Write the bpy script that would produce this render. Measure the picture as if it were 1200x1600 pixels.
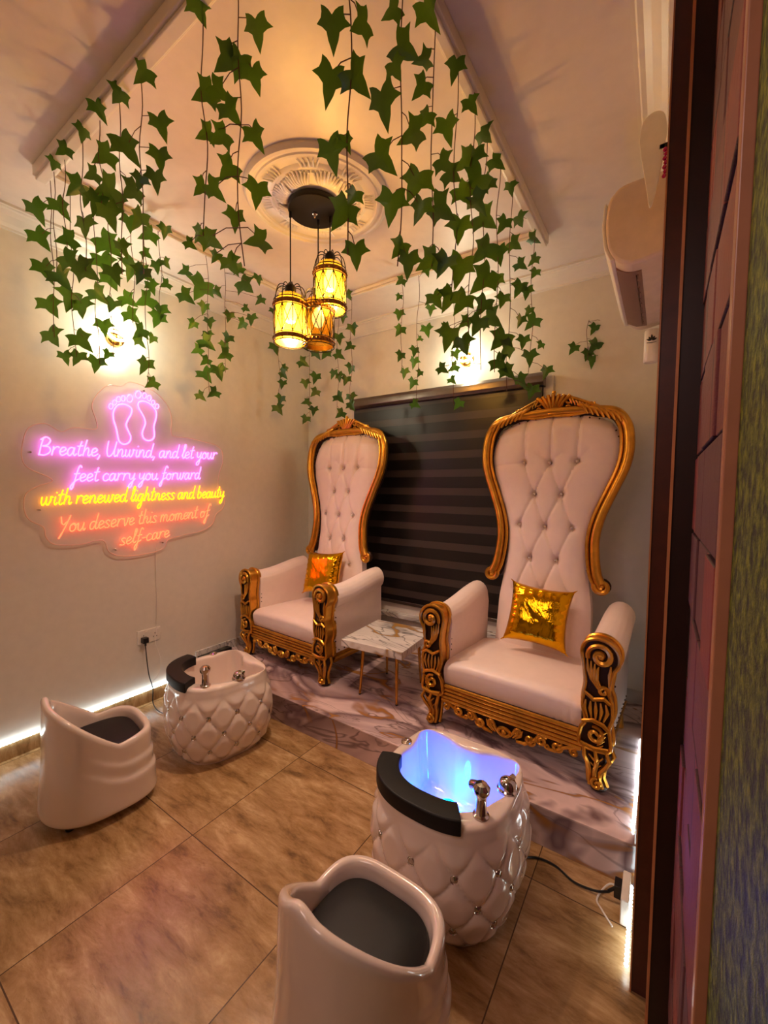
import bpy, bmesh, math, random
from mathutils import Vector, Matrix
from math import sin, cos, pi, radians, sqrt, exp, atan2, floor
random.seed(7)
for o in list(bpy.data.objects): bpy.data.objects.remove(o)
S = bpy.context.scene
COL = S.collection

# ------------------------------------------------------------ camera
FPX = 643.65; YAW = -0.59515; PITCH = 0.0550; ROLL = 0.00945
CAM = Vector((0, 0, 1.45))
fwd = Vector((sin(YAW)*cos(PITCH), cos(YAW)*cos(PITCH), -sin(PITCH)))
rt0 = Vector((cos(YAW), -sin(YAW), 0)); up0 = rt0.cross(fwd)
rt = rt0*cos(ROLL) + up0*sin(ROLL); up = -rt0*sin(ROLL) + up0*cos(ROLL)
cd = bpy.data.cameras.new('camera'); cam = bpy.data.objects.new('camera', cd); COL.objects.link(cam)
cd.sensor_fit = 'VERTICAL'; cd.sensor_height = 36; cd.lens = FPX/1600*36; cd.clip_start = .01
cam.matrix_world = Matrix.Translation(CAM) @ Matrix((rt, up, -fwd)).transposed().to_4x4()
S.camera = cam
def ray(px, py): return fwd + rt*(px-600)/FPX - up*(py-800)/FPX
def on_x(px, py, x): v = ray(px, py); return CAM + v*(x/v.x)
def on_y(px, py, y): v = ray(px, py); return CAM + v*(y/v.y)
def on_z(px, py, z): v = ray(px, py); return CAM + v*((z-CAM.z)/v.z)

# ------------------------------------------------------------ world and lights
S.view_settings.view_transform = 'Standard'; S.view_settings.look = 'None'
S.view_settings.gamma = 1; S.view_settings.use_curve_mapping = False
S.view_settings.exposure = 0.52
w = bpy.data.worlds.new('night'); S.world = w; w.use_nodes = True
w.node_tree.nodes['Background'].inputs[0].default_value = (1.0, .78, .66, 1)
w.node_tree.nodes['Background'].inputs[1].default_value = .03
def light(name, kind, loc, power, col, size=.1, rot=None, sy=None):
    l = bpy.data.lights.new(name, kind); l.energy = power; l.color = col
    if kind == 'AREA':
        l.size = size
        if sy: l.shape = 'RECTANGLE'; l.size_y = sy
    else: l.shadow_soft_size = size
    o = bpy.data.objects.new(name, l); COL.objects.link(o); o.location = loc
    if rot: o.rotation_euler = rot
    return o
light('hall_ceiling_light', 'AREA', (-.75, -.75, 2.55), 9, (1.0, .66, .60), .9, (radians(22), 0, 0))
light('wall_lamp_light_left', 'POINT', (-2.66, 1.21, 2.37), 4.6, (1.0, .97, .70), .05)
light('wall_lamp_light_back', 'POINT', (-1.23, 2.72, 2.38), 3.4, (1.0, .97, .70), .05)
light('basin_light', 'POINT', (-.63, 1.42, .29), 2.5, (.0, .10, 1.0), .03)

# ------------------------------------------------------------ materials
def srgb(r, g, b):
    f = lambda c: (c/255/12.92) if c/255 <= .04045 else ((c/255+.055)/1.055)**2.4
    return (f(r), f(g), f(b), 1)
class NT:
    def __init__(s, name):
        m = bpy.data.materials.new(name); m.use_nodes = True; s.m = m; s.t = m.node_tree
        s.b = s.t.nodes['Principled BSDF']; s.out = s.t.nodes['Material Output']
    def n(s, typ, **kw):
        x = s.t.nodes.new(typ)
        for k, v in kw.items():
            if k.startswith('i_'): 
                key = k[2:]; key = int(key) if key.isdigit() else key.replace('_', ' ')
                x.inputs[key].default_value = v
            else: setattr(x, k, v)
        return x
    def l(s, a, b): s.t.links.new(a, b)
    def math(s, op, a, b=None, c=None):
        x = s.t.nodes.new('ShaderNodeMath'); x.operation = op
        for i, v in enumerate((a, b, c)):
            if v is None: continue
            if isinstance(v, (int, float)): x.inputs[i].default_value = v
            else: s.l(v, x.inputs[i])
        return x.outputs[0]
    def mix(s, f, a, b):
        x = s.t.nodes.new('ShaderNodeMix'); x.data_type = 'RGBA'
        for i, v in ((0, f), (6, a), (7, b)):
            if isinstance(v, (int, float, tuple)): x.inputs[i].default_value = v
            else: s.l(v, x.inputs[i])
        return x.outputs[2]
    def ramp(s, f, stops):
        x = s.t.nodes.new('ShaderNodeValToRGB'); e = x.color_ramp.elements
        while len(e) < len(stops): e.new(.5)
        for q, (p, c) in zip(e, stops): q.position = p; q.color = c
        s.l(f, x.inputs[0]); return x.outputs[0]
    def noise(s, scale, detail=4, rough=.55, vec=None, dist=0):
        x = s.n('ShaderNodeTexNoise'); x.inputs['Scale'].default_value = scale
        x.inputs['Detail'].default_value = detail; x.inputs['Roughness'].default_value = rough
        x.inputs['Distortion'].default_value = dist
        s.l(vec if vec is not None else s.coord(), x.inputs['Vector']); return x.outputs['Fac']
    def coord(s):
        if not hasattr(s, '_c'): s._c = s.n('ShaderNodeTexCoord').outputs['Object']
        return s._c
    def mapping(s, scale=(1,1,1), rot=(0,0,0), loc=(0,0,0), vec=None):
        x = s.n('ShaderNodeMapping'); x.inputs['Scale'].default_value = scale
        x.inputs['Rotation'].default_value = rot; x.inputs['Location'].default_value = loc
        s.l(vec if vec is not None else s.coord(), x.inputs['Vector']); return x.outputs[0]
    def bump(s, h, strength=.3, dist=.01):
        x = s.n('ShaderNodeBump'); x.inputs['Strength'].default_value = strength
        x.inputs['Distance'].default_value = dist; s.l(h, x.inputs['Height']); s.l(x.outputs[0], s.b.inputs['Normal'])
    def set(s, **kw):
        for k, v in kw.items():
            i = s.b.inputs[k.replace('_', ' ')]
            if isinstance(v, (int, float, tuple)): i.default_value = v
            else: s.l(v, i)
        return s
def plain(name, col, rough=.5, metal=0, coat=0, var=.06, bump=0, bscale=200, **kw):
    t = NT(name); n = t.noise(18, 3)
    dark = tuple(c*(1-var) for c in col[:3])+(1,); lite = tuple(min(1, c*(1+var)) for c in col[:3])+(1,)
    t.set(Base_Color=t.ramp(n, [(.3, dark), (.7, lite)]), Roughness=rough, Metallic=metal)
    if coat: t.set(Coat_Weight=coat, Coat_Roughness=.05)
    if bump: t.bump(t.noise(bscale, 3), bump, .002)
    t.set(**kw); return t.m
def emit(name, col, strength):
    t = NT(name); t.set(Base_Color=col, Emission_Color=col, Emission_Strength=strength, Roughness=.4); return t.m
M = {}
M['wall'] = plain('wall_plaster', (.70, .64, .56, 1), .42, var=.03, bump=.12, bscale=6)
M['ceil'] = plain('ceiling_gloss_paint', (.74, .65, .60, 1), .40, var=.03, bump=.25, bscale=9)
M['mould'] = plain('moulding_paint', (.76, .69, .62, 1), .35, var=.02)
# floor tiles
t = NT('stone_floor_tile')
sep = t.n('ShaderNodeSeparateXYZ'); t.l(t.coord(), sep.inputs[0])
def gridline(t, v, off, pitch, half):
    a = t.math('ADD', v, off); a = t.math('DIVIDE', a, pitch); fl = t.math('FLOOR', a); fr = t.math('SUBTRACT', a, fl)
    d = t.math('MINIMUM', fr, t.math('SUBTRACT', 1.0, fr)); return t.math('LESS_THAN', d, half/pitch), fl
gx, fx = gridline(t, sep.outputs[0], .963+6.1, .61, .0019); gy, fy = gridline(t, sep.outputs[1], -.92+6.1, .61, .0019)
g = t.math('MAXIMUM', gx, gy)
tid = t.math('ADD', t.math('MULTIPLY', fx, 3.7), t.math('MULTIPLY', fy, 8.3))
off = t.n('ShaderNodeCombineXYZ'); t.l(tid, off.inputs[0]); t.l(t.math('MULTIPLY', tid, .7), off.inputs[2])
va = t.n('ShaderNodeVectorMath', operation='ADD'); t.l(t.coord(), va.inputs[0]); t.l(off.outputs[0], va.inputs[1])
mp = t.mapping((1.0, 3.4, 1), (0, 0, radians(-52)), vec=va.outputs[0])
n1 = t.noise(4.6, 12, .70, mp, .3); n2 = t.noise(14, 10, .8, mp, .6)
c = t.ramp(n1, [(.32, srgb(112, 84, 52)), (.45, srgb(158, 122, 80)), (.55, srgb(178, 142, 98)), (.70, srgb(208, 178, 134))])
c = t.mix(t.math('MULTIPLY', t.math('GREATER_THAN', n2, .60), .28), c, srgb(96, 66, 38))
c = t.mix(g, c, srgb(84, 62, 42))
t.set(Base_Color=c, Roughness=t.math('ADD', t.math('MULTIPLY', n2, .22), .12))
t.bump(t.math('SUBTRACT', t.math('MULTIPLY', n2, .5), t.math('MULTIPLY', g, 1.2)), .22, .004)
M['floor'] = t.m
def marble(name, base, grey, gold, dark, scale=1.6, goldpos=.5):
    t = NT(name)
    mp = t.mapping((scale*.5, scale*1.5, scale*1.5), (0, 0, radians(12)))
    w1 = t.noise(1.2, 4, .5, mp, 1.2); w2 = t.noise(1.2, 3, .5, t.mapping((scale*.5, scale*1.2, scale), (0, 0, .35), (5, 3, 1)), 1.6)
    w3 = t.noise(.8, 4, .5, t.mapping((scale*.7, scale*1.6, scale), (0, 0, -.2), (2, 9, 4)), 1.0)
    cloud = t.ramp(w3, [(.42, base), (.52, grey), (.56, base), (.74, grey)])
    def band(v, c0, wd, p=1.0):
        d = t.math('ABSOLUTE', t.math('SUBTRACT', v, c0)); return t.math('POWER', t.math('MAXIMUM', t.math('SUBTRACT', 1.0, t.math('DIVIDE', d, wd)), 0.0), p)
    msk = t.n('ShaderNodeMapRange'); msk.inputs[1].default_value = .46; msk.inputs[2].default_value = .56
    t.l(t.noise(1.6, 3, .5, t.mapping((scale, scale, scale), (0, 0, 0), (11, 2, 7))), msk.inputs[0])
    c = t.mix(t.math('MULTIPLY', band(w1, .5, .010, .6), .75), cloud, dark)
    c = t.mix(t.math('MULTIPLY', band(w1, .43, .006, .6), .5), c, dark)
    c = t.mix(t.math('MULTIPLY', band(w2, goldpos, .030, .8), msk.outputs[0]), c, dark)
    c = t.mix(t.math('MULTIPLY', band(w2, goldpos, .018, .5), msk.outputs[0]), c, gold)
    t.set(Base_Color=c, Roughness=.12); return t.m
M['marble'] = marble('veined_marble_tile', srgb(222, 196, 194), srgb(118, 94, 98), srgb(176, 120, 60), srgb(96, 76, 74), 1.5, .56)
M['marble2'] = marble('white_marble_slab', srgb(228, 222, 216), srgb(186, 180, 176), srgb(186, 138, 70), srgb(86, 82, 82), 1.7, .52)
M['gold'] = plain('antique_gold', srgb(206, 146, 52), .28, .85, var=.18, bump=.1)
M['bronze'] = plain('dark_bronze_paint', srgb(48, 24, 10), .45, .5)
M['leather'] = plain('blush_leatherette', srgb(240, 220, 211), .40, var=.02, bump=.08, bscale=300)
M['seam'] = plain('brown_nailhead', srgb(84, 62, 48), .3, .8)
M['foil'] = None
t = NT('gold_foil'); n1 = t.noise(6, 3, .5, dist=.8); n2 = t.noise(30, 4, .6, t.mapping((3, 1, 1)))
t.set(Base_Color=srgb(222, 164, 20), Metallic=1.0, Roughness=.05)
t.bump(t.math('ADD', n1, t.math('MULTIPLY', n2, .12)), .35, .03); M['foil'] = t.m
M['acrylic'] = plain('white_acrylic', srgb(232, 214, 202), .12, coat=.8, var=.01)
M['chrome'] = plain('chrome', srgb(190, 180, 176), .08, 1.0, var=.02)
M['crystal'] = plain('crystal_stud', srgb(205, 195, 185), .05, .9, var=.3)
M['blackpad'] = plain('black_vinyl', srgb(14, 11, 11), .5, var=.05, bump=.1, bscale=260, Specular_IOR_Level=.3)
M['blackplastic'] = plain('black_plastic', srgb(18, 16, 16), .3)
M['blackmetal'] = plain('black_metal', srgb(30, 24, 20), .45, .6)
M['whiteplastic'] = plain('white_plastic', srgb(226, 216, 206), .3)
M['acshell'] = plain('air_conditioner_shell', srgb(218, 196, 180), .35)
M['acdark'] = plain('louver_dark', srgb(128, 96, 88), .4)  # darker brown plastic for the louver and outlet grille
M['brass'] = plain('polished_brass', srgb(206, 152, 72), .15, 1.0)
M['wood'] = plain('red_brown_wood', srgb(84, 30, 14), .35, var=.2, coat=.3)
M['darkwood'] = plain('dark_brown_wood', srgb(38, 12, 8), .4, var=.2)
M['lightwood'] = plain('pale_wood_edge', srgb(206, 140, 92), .3, var=.1)
M['tanstrip'] = plain('tan_corner_strip', srgb(178, 122, 92), .3, var=.08)
t = NT('ivy_leaf'); n = t.noise(14, 4)
oi = t.n('ShaderNodeObjectInfo')
t.set(Base_Color=t.ramp(n, [(.3, srgb(20, 50, 16)), (.7, srgb(50, 92, 26))]), Roughness=.42)
t.set(Transmission_Weight=0.0)
tr = t.n('ShaderNodeBsdfTranslucent'); tr.inputs[0].default_value = srgb(120, 165, 40)
ms = t.n('ShaderNodeMixShader'); ms.inputs[0].default_value = .22
t.l(t.b.outputs[0], ms.inputs[1]); t.l(tr.outputs[0], ms.inputs[2]); t.l(ms.outputs[0], t.out.inputs[0]); M['leaf'] = t.m
M['stem'] = plain('ivy_stem', srgb(92, 52, 36), .5)
def bricks():
    t = NT('stacked_stone_cladding')
    sp = t.n('ShaderNodeSeparateXYZ'); t.l(t.coord(), sp.inputs[0])
    cb = t.n('ShaderNodeCombineXYZ'); t.l(sp.outputs[1], cb.inputs[0]); t.l(sp.outputs[2], cb.inputs[1])
    b = t.n('ShaderNodeTexBrick'); t.l(cb.outputs[0], b.inputs['Vector'])
    b.inputs['Color1'].default_value = srgb(98, 58, 62); b.inputs['Color2'].default_value = srgb(166, 70, 56)
    b.inputs['Mortar'].default_value = srgb(60, 22, 22); b.inputs['Scale'].default_value = 1
    b.inputs['Brick Width'].default_value = .42; b.inputs['Row Height'].default_value = .17; b.inputs['Mortar Size'].default_value = .006
    b.inputs['Bias'].default_value = -.15
    n = t.noise(40, 6, .7, t.mapping((1, 1, 1)))
    t.set(Base_Color=t.mix(t.math('MULTIPLY', n, .6), b.outputs[0], srgb(86, 46, 66)), Roughness=.55)
    t.bump(n, .6, .01); return t.m
M['brick'] = bricks()
t = NT('green_textured_mat'); n = t.noise(60, 6, .7, t.mapping((1, 1.0, .9))); n2 = t.noise(4, 3)
t.set(Base_Color=t.ramp(n, [(.40, srgb(30, 44, 8)), (.52, srgb(96, 118, 18)), (.66, srgb(158, 168, 40))]), Roughness=.5); t.bump(n, .9, .02); M['green'] = t.m
# zebra blind cloth
t = NT('zebra_blind_cloth'); sp = t.n('ShaderNodeSeparateXYZ'); t.l(t.coord(), sp.inputs[0])
a = t.math('DIVIDE', t.math('SUBTRACT', sp.outputs[2], 1.99-.138*14), .138); fr = t.math('FRACT', t.math('ADD', a, .5))
d = t.math('ABSOLUTE', t.math('SUBTRACT', fr, .5)); band = t.math('LESS_THAN', d, .2)
t.set(Base_Color=t.mix(band, srgb(16, 12, 13), srgb(62, 52, 50)), Roughness=.33); t.bump(t.math('MULTIPLY', band, -1), .3, .003); M['blind'] = t.m
M['alu'] = plain('satin_aluminium', srgb(120, 110, 104), .3, .9)
M['darkglass'] = plain('dark_window_glass', srgb(10, 10, 12), .05)
M['neon_pink'] = emit('neon_magenta', (.95, .16, 1, 1), 2.8)
M['neon_yellow'] = emit('neon_yellow', (1, .36, .004, 1), 2.5)
M['neon_red'] = emit('neon_red', (1, .10, .035, 1), 2.8)
M['led'] = emit('led_cool_white', (.80, .95, 1, 1), 9)
M['ring'] = emit('lamp_ring_glow', (1, .93, .66, 1), 9)
M['bulb'] = emit('warm_bulb', (1, .85, .45, 1), 9)
M['bulb_dim'] = emit('clear_bulb_tube', (.45, .65, 1, 1), 2.5)
M['cyan'] = emit('cyan_basin_lamp', (.0, .55, 1, 1), 4)
t = NT('amber_shade_glass'); t.set(Base_Color=(.34, .20, .02, 1), Roughness=.3)
tr = t.n('ShaderNodeBsdfTranslucent'); tr.inputs[0].default_value = (.34, .19, .015, 1)
tp = t.n('ShaderNodeBsdfTransparent'); tp.inputs[0].default_value = (1, .86, .42, 1)
m1 = t.n('ShaderNodeMixShader'); m1.inputs[0].default_value = .55; t.l(t.b.outputs[0], m1.inputs[1]); t.l(tr.outputs[0], m1.inputs[2])
m2 = t.n('ShaderNodeMixShader'); m2.inputs[0].default_value = .6; t.l(m1.outputs[0], m2.inputs[1]); t.l(tp.outputs[0], m2.inputs[2])
t.l(m2.outputs[0], t.out.inputs[0]); M['amber'] = t.m
t = NT('clear_acrylic_board'); t.set(Base_Color=(.96, .93, .95, 1), Roughness=.08)
tp = t.n('ShaderNodeBsdfTransparent'); m2 = t.n('ShaderNodeMixShader'); m2.inputs[0].default_value = .86
t.l(t.b.outputs[0], m2.inputs[1]); t.l(tp.outputs[0], m2.inputs[2]); t.l(m2.outputs[0], t.out.inputs[0]); M['clear'] = t.m
M['edge'] = plain('acrylic_edge', srgb(232, 196, 178), .15)

# ------------------------------------------------------------ mesh helpers
class MB:
    def __init__(s): s.v = []; s.f = []; s.m = []
    def add(s, vs, fs, m=0):
        k = len(s.v); s.v += [tuple(v) for v in vs]; s.f += [tuple(i+k for i in f) for f in fs]; s.m += [m]*len(fs); return s
    def box(s, x0, x1, y0, y1, z0, z1, m=0):
        return s.add([(x, y, z) for x in (x0, x1) for y in (y0, y1) for z in (z0, z1)],
                     [(0,1,3,2),(4,6,7,5),(0,4,5,1),(2,3,7,6),(0,2,6,4),(1,5,7,3)], m)
    def tube(s, pts, r, seg=8, m=0, caps=True, closed=False, flat=None):
        pts = [Vector(p) for p in pts]; n = len(pts)
        rs = [r]*n if isinstance(r, (int, float)) else [r(i/(n-1)) for i in range(n)] if callable(r) else r
        vs = []; prev = None
        for i, p in enumerate(pts):
            if closed: T = pts[(i+1) % n]-pts[i-1]
            else: T = pts[min(i+1, n-1)]-pts[max(i-1, 0)]
            if T.length < 1e-9: T = Vector((0, 0, 1))
            T.normalize()
            if flat is not None:
                N = Vector(flat) - T*Vector(flat).dot(T)
                N = N.normalized() if N.length > 1e-5 else T.orthogonal().normalized()
            elif prev is None: N = T.orthogonal().normalized()
            else:
                N = prev-T*prev.dot(T); N = N.normalized() if N.length > 1e-6 else T.orthogonal().normalized()
            prev = N; B = T.cross(N)
            for k in range(seg):
                a = 2*pi*k/seg; vs.append(p+(N*cos(a)+B*sin(a))*rs[i])
        fs = []
        for i in range(n if closed else n-1):
            j = (i+1) % n
            for k in range(seg):
                l = (k+1) % seg; fs.append((i*seg+k, i*seg+l, j*seg+l, j*seg+k))
        if caps and not closed: fs += [tuple(range(seg))[::-1], tuple(range((n-1)*seg, n*seg))]
        return s.add(vs, fs, m)
    def lathe(s, prof, seg=32, c=(0, 0, 0), m=0, axis='z', cap=False):
        vs = []
        for (r, h) in prof:
            for k in range(seg):
                a = 2*pi*k/seg; x, y = r*cos(a), r*sin(a)
                v = {'z': (x, y, h), 'x': (h, x, y), 'y': (x, h, y)}[axis]
                vs.append((v[0]+c[0], v[1]+c[1], v[2]+c[2]))
        fs = [(i*seg+k, i*seg+(k+1) % seg, (i+1)*seg+(k+1) % seg, (i+1)*seg+k) for i in range(len(prof)-1) for k in range(seg)]
        if cap: fs += [tuple(range(seg))[::-1], tuple(range((len(prof)-1)*seg, len(prof)*seg))]
        return s.add(vs, fs, m)
    def grid(s, fn, nu, nv, closeu=False, m=0, flip=False):
        vs = [fn(i/(nu if closeu else nu-1), j/(nv-1)) for j in range(nv) for i in range(nu)]
        fs = []
        for j in range(nv-1):
            for i in range(nu if closeu else nu-1):
                k = (i+1) % nu; f = (j*nu+i, j*nu+k, (j+1)*nu+k, (j+1)*nu+i); fs.append(f[::-1] if flip else f)
        return s.add(vs, fs, m)
    def prism(s, poly, fn, d0, d1, m=0):   # poly: list of (a,b); fn(a,b,d) -> 3D
        n = len(poly); vs = [fn(a, b, d0) for a, b in poly]+[fn(a, b, d1) for a, b in poly]
        fs = [tuple(range(n)), tuple(range(2*n-1, n-1, -1))]+[(i, i+n, (i+1) % n+n, (i+1) % n) for i in range(n)]
        return s.add(vs, fs, m)
    def ball(s, c, r, seg=12, m=0, sc=(1, 1, 1)):
        pr = [(max(1e-5, sin(pi*i/(seg//2)))*r, -cos(pi*i/(seg//2))*r) for i in range(seg//2+1)]
        k = len(s.v); s.lathe(pr, seg, (0, 0, 0), m)
        for i in range(k, len(s.v)):
            x, y, z = s.v[i]; s.v[i] = (x*sc[0]+c[0], y*sc[1]+c[1], z*sc[2]+c[2])
        return s
    def build(s, name, mats, parent=None, smooth=True, bevel=0, loc=None, sub=0, fix=True, angle=40):
        me = bpy.data.meshes.new(name); me.from_pydata(s.v, [], s.f)
        if not isinstance(mats, (list, tuple)): mats = [mats]
        for q in mats: me.materials.append(q)
        me.polygons.foreach_set('material_index', s.m)
        if fix:
            b = bmesh.new(); b.from_mesh(me); bmesh.ops.remove_doubles(b, verts=b.verts, dist=1e-6)
            bmesh.ops.recalc_face_normals(b, faces=b.faces); b.to_mesh(me); b.free()
        if smooth:
            me.polygons.foreach_set('use_smooth', [True]*len(me.polygons)); me.set_sharp_from_angle(angle=radians(angle))
        o = bpy.data.objects.new(name, me); COL.objects.link(o)
        if loc is not None: o.location = loc
        if parent: o.parent = parent
        if bevel:
            mo = o.modifiers.new('bevel', 'BEVEL'); mo.width = bevel; mo.segments = 3; mo.limit_method = 'ANGLE'
        if sub: mo = o.modifiers.new('subdivision', 'SUBSURF'); mo.levels = sub; mo.render_levels = sub
        return o
def tag(o, label=None, cat=None, group=None, kind=None):
    if label: o['label'] = label
    if cat: o['category'] = cat
    if group: o['group'] = group
    if kind: o['kind'] = kind
    return o
def thing(name, label, cat, loc=(0, 0, 0), rz=0, group=None):
    o = bpy.data.objects.new(name, None); COL.objects.link(o); o.location = loc; o.rotation_euler = (0, 0, rz)
    o.empty_display_size = .05
    return tag(o, label, cat, group)
def struct(mb, name, mat, **kw):
    kw.setdefault('smooth', False); return tag(mb.build(name, mat, **kw), kind='structure')
def copy_tree(o, parent=None):
    c = o.copy(); COL.objects.link(c); c.parent = parent
    for ch in list(o.children): copy_tree(ch, c)
    return c
def cr(pts, n=6, closed=False):                      # Catmull-Rom
    P = [Vector(p) for p in pts]; out = []; N = len(P)
    rng = range(N if closed else N-1)
    for i in rng:
        if closed: a, b, c, d = P[i-1], P[i], P[(i+1) % N], P[(i+2) % N]
        else: a, b, c, d = P[max(i-1, 0)], P[i], P[i+1], P[min(i+2, N-1)]
        for k in range(n):
            u = k/n; out.append(.5*((2*b)+(-a+c)*u+(2*a-5*b+4*c-d)*u*u+(-a+3*b-3*c+d)*u**3))
    if not closed: out.append(P[-1])
    return out
def lerp_tab(tab, x):
    if x <= tab[0][0]: return tab[0][1]
    for (a, p), (b, q) in zip(tab, tab[1:]):
        if x <= b:
            u = (x-a)/(b-a); u = u*u*(3-2*u)*.5+u*.5; return p+(q-p)*u
    return tab[-1][1]
def sstep(a, b, x):
    u = min(1, max(0, (x-a)/(b-a))); return u*u*(3-2*u)

# ------------------------------------------------------------ room shell
XL, XR, YF, YB, ZC = -2.83, -.026, .18, 2.88, 2.84
HX0, HX1, HY0 = -2.2, .22, -1.9
struct(MB().box(XL-.1, .3, HY0, YB+.1, -.1, 0), 'floor', M['floor'])
struct(MB().box(XL-.1, .3, HY0, YB+.1, ZC, ZC+.1), 'ceiling', M['ceil'])
struct(MB().box(XL-.12, XL, YF-.12, YB+.12, 0, ZC), 'wall_left', M['wall'])
struct(MB().box(XL, XR+.12, YB, YB+.12, 0, ZC), 'wall_back', M['wall'])
struct(MB().box(XR, XR+.12, 1.36, YB, 0, ZC), 'wall_right', M['wall'])
struct(MB().box(XL, -1.64, YF-.12, YF, 0, ZC), 'wall_front', M['wall'])
struct(MB().box(-1.64, .08, YF-.12, YF, 2.42, ZC), 'wall_header', M['wall'])
struct(MB().box(HX0-.1, HX0, HY0, YF-.12, 0, ZC), 'wall_hall_side', M['wall'])
struct(MB().box(HX0, .3, HY0-.1, HY0, 0, ZC), 'wall_hall_back', M['wall'])
# cornice: cove with ledges
def cornice(name, p0, p1, nrm):
    pr = [(0, .085), (.012, .085), (.014, .075), (.02, .07), (.03, .062), (.055, .035), (.075, .02), (.09, .018), (.095, .012), (.108, .012), (.108, 0), (0, 0)]
    m = MB(); p0 = Vector(p0); p1 = Vector(p1); nv = Vector(nrm); vs = []
    for p in (p0, p1):
        for (a, b) in pr: vs.append(p+nv*a+Vector((0, 0, -b)))
    n = len(pr)
    m.add(vs, [(i, (i+1) % n, (i+1) % n+n, i+n) for i in range(n)]+[tuple(range(n)), tuple(range(2*n-1, n-1, -1))])
    struct(m, name, M['mould'])
cornice('trim_1', (XL, YF, ZC), (XL, YB, ZC), (1, 0, 0)); cornice('trim_2', (XL, YB, ZC), (XR, YB, ZC), (0, -1, 0))
cornice('trim_3', (XR, 1.36, ZC), (XR, YB, ZC), (-1, 0, 0)); cornice('trim_4', (XL, YF, ZC), (XR, YF, ZC), (0, 1, 0))
# ceiling rectangle moulding
k = 5
for nm, (x0, x1, y0, y1) in (('left', (-2.30, -2.26, .70, 2.36)), ('right', (-.62, -.57, .62, 2.42)), ('near', (-2.32, -.55, .68, .74)), ('far', (-2.28, -.60, 2.33, 2.37))):
    dp = .045 if nm in ('near', 'right') else .02
    m = MB().box(x0, x1, y0, y1, ZC-dp, ZC)
    if x1-x0 > y1-y0: m.box(x0, x1, y0+.01, y1-.01, ZC-dp-.012, ZC-dp)
    else: m.box(x0+.01, x1-.01, y0, y1, ZC-dp-.012, ZC-dp)
    struct(m, 'trim_%d' % k, M['mould'], bevel=.004); k += 1
# skirting tiles
struct(MB().box(XL, XL+.012, YF, 1.70, 0, .085), 'baseboard_left', M['floor'])
struct(MB().box(XL+.0, XL+.012, 1.70, YB, .17, .235), 'baseboard_left_upper', M['marble2'])
struct(MB().box(XL, XR, YB-.012, YB, .17, .25), 'baseboard_back', M['marble2'])
struct(MB().box(XR-.012, XR, 1.70, YB-.012, .17, .23), 'baseboard_right', M['marble2'])
# platform
struct(MB().box(XL, XR, 1.70, YB, 0, .16).box(XL, XR, 1.694, YB, .16, .17), 'platform', M['marble'], bevel=.002)
# window with sill, frame and dark pane behind the blind
struct(MB().box(-2.30, -.62, YB-.02, YB, .44, .53).box(-2.30, -2.24, YB-.02, YB, .53, 2.2).box(-.68, -.62, YB-.02, YB, .53, 2.2), 'window_1', M['mould'])
struct(MB().box(-2.24, -.68, YB-.008, YB, .53, 2.2), 'window_1_pane', M['darkglass'])
struct(MB().box(-2.32, -.60, YB-.085, YB, .405, .44), 'window_1_sill', M['marble2'], bevel=.004)
# doorway surround on the right
fr = MB().box(-.024, .016, 1.34, 1.44, 0, ZC)
struct(fr, 'door_1_inner_jamb', M['wood'])
struct(MB().box(-.0262, -.0225, 1.333, 1.345, 0, ZC), 'door_1_jamb_edge', M['lightwood'])
struct(MB().box(.017, .062, 1.20, 1.34, 0, ZC), 'door_1_frame', M['darkwood'])
struct(MB().box(.0125, .0185, 1.192, 1.203, 0, ZC), 'door_1_frame_edge', M['lightwood'])
# stone cladding with real relief, facing the passage
m = MB()
rows = 17
for i in range(rows):
    z0 = i*.17; o_ = (.0 if i % 2 else .19)
    y = .655-.3*(i % 2)*0
    cuts = [.66, .66+.14+o_*.6, 1.02+o_*.4, 1.20]
    for a, b in zip(cuts, cuts[1:]):
        if b-a < .02: continue
        dx = random.uniform(-.004, .003)
        m.box(.060+dx, .22, a+.002, b-.002, z0+.004, z0+.166)
struct(m, 'wall_brick', M['brick'], bevel=.003)
struct(MB().box(.0575, .0715, .635, .66, 0, ZC), 'trim_9', M['tanstrip'], bevel=.002)
struct(MB().box(.0705, .22, HY0, .635, 0, ZC), 'wall_green', M['green'])
# left post of the doorway
struct(MB().box(-1.66, -1.535, YF-.12, .272, 0, ZC), 'door_1_post', M['darkwood'])

# ------------------------------------------------------------ ceiling medallion
md = thing('ceiling_medallion', 'round white plaster medallion with leaf relief on the ceiling above the pendant lamp', 'ceiling medallion', (-1.43, 1.52, ZC))
pr = [(.34, 0), (.34, -.012), (.33, -.024), (.318, -.026), (.312, -.018), (.30, -.016), (.296, -.022), (.285, -.022), (.28, -.012), (.235, -.008), (.225, -.018), (.215, -.02), (.208, -.012), (.19, -.012), (.12, -.022), (.02, -.03), (.001, -.03)]
MB().lathe(pr, 96).build('plate', M['mould'], md)
m = MB()
for k_ in range(8):
    a0 = 2*pi*k_/8+.2
    for j in range(-4, 5):
        a = a0+j*.055; r0, r1 = .135, .215-.006*abs(j)
        pts = []
        for q in range(6):
            u = q/5; rr = r0+(r1-r0)*u; aa = a+j*.03*u; pts.append((rr*cos(aa), rr*sin(aa), -.016-.014*sin(pi*min(1, u*.9+.2))))
        m.tube(pts, lambda u: .0045+.003*sin(pi*u), 6)
        if j in (-4, -2, 0, 2, 4): m.ball(pts[-1], .008, 8)
    for j in range(-2, 3):
        a = a0+pi/8+j*.06
        m.tube([(r*cos(a+j*.05*(r-.2)*8), r*sin(a+j*.05*(r-.2)*8), -.018) for r in (.225, .24, .255, .268)], lambda u: .005*(1-u*.5), 6)
m.build('leaf_relief', M['mould'], md)

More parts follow.
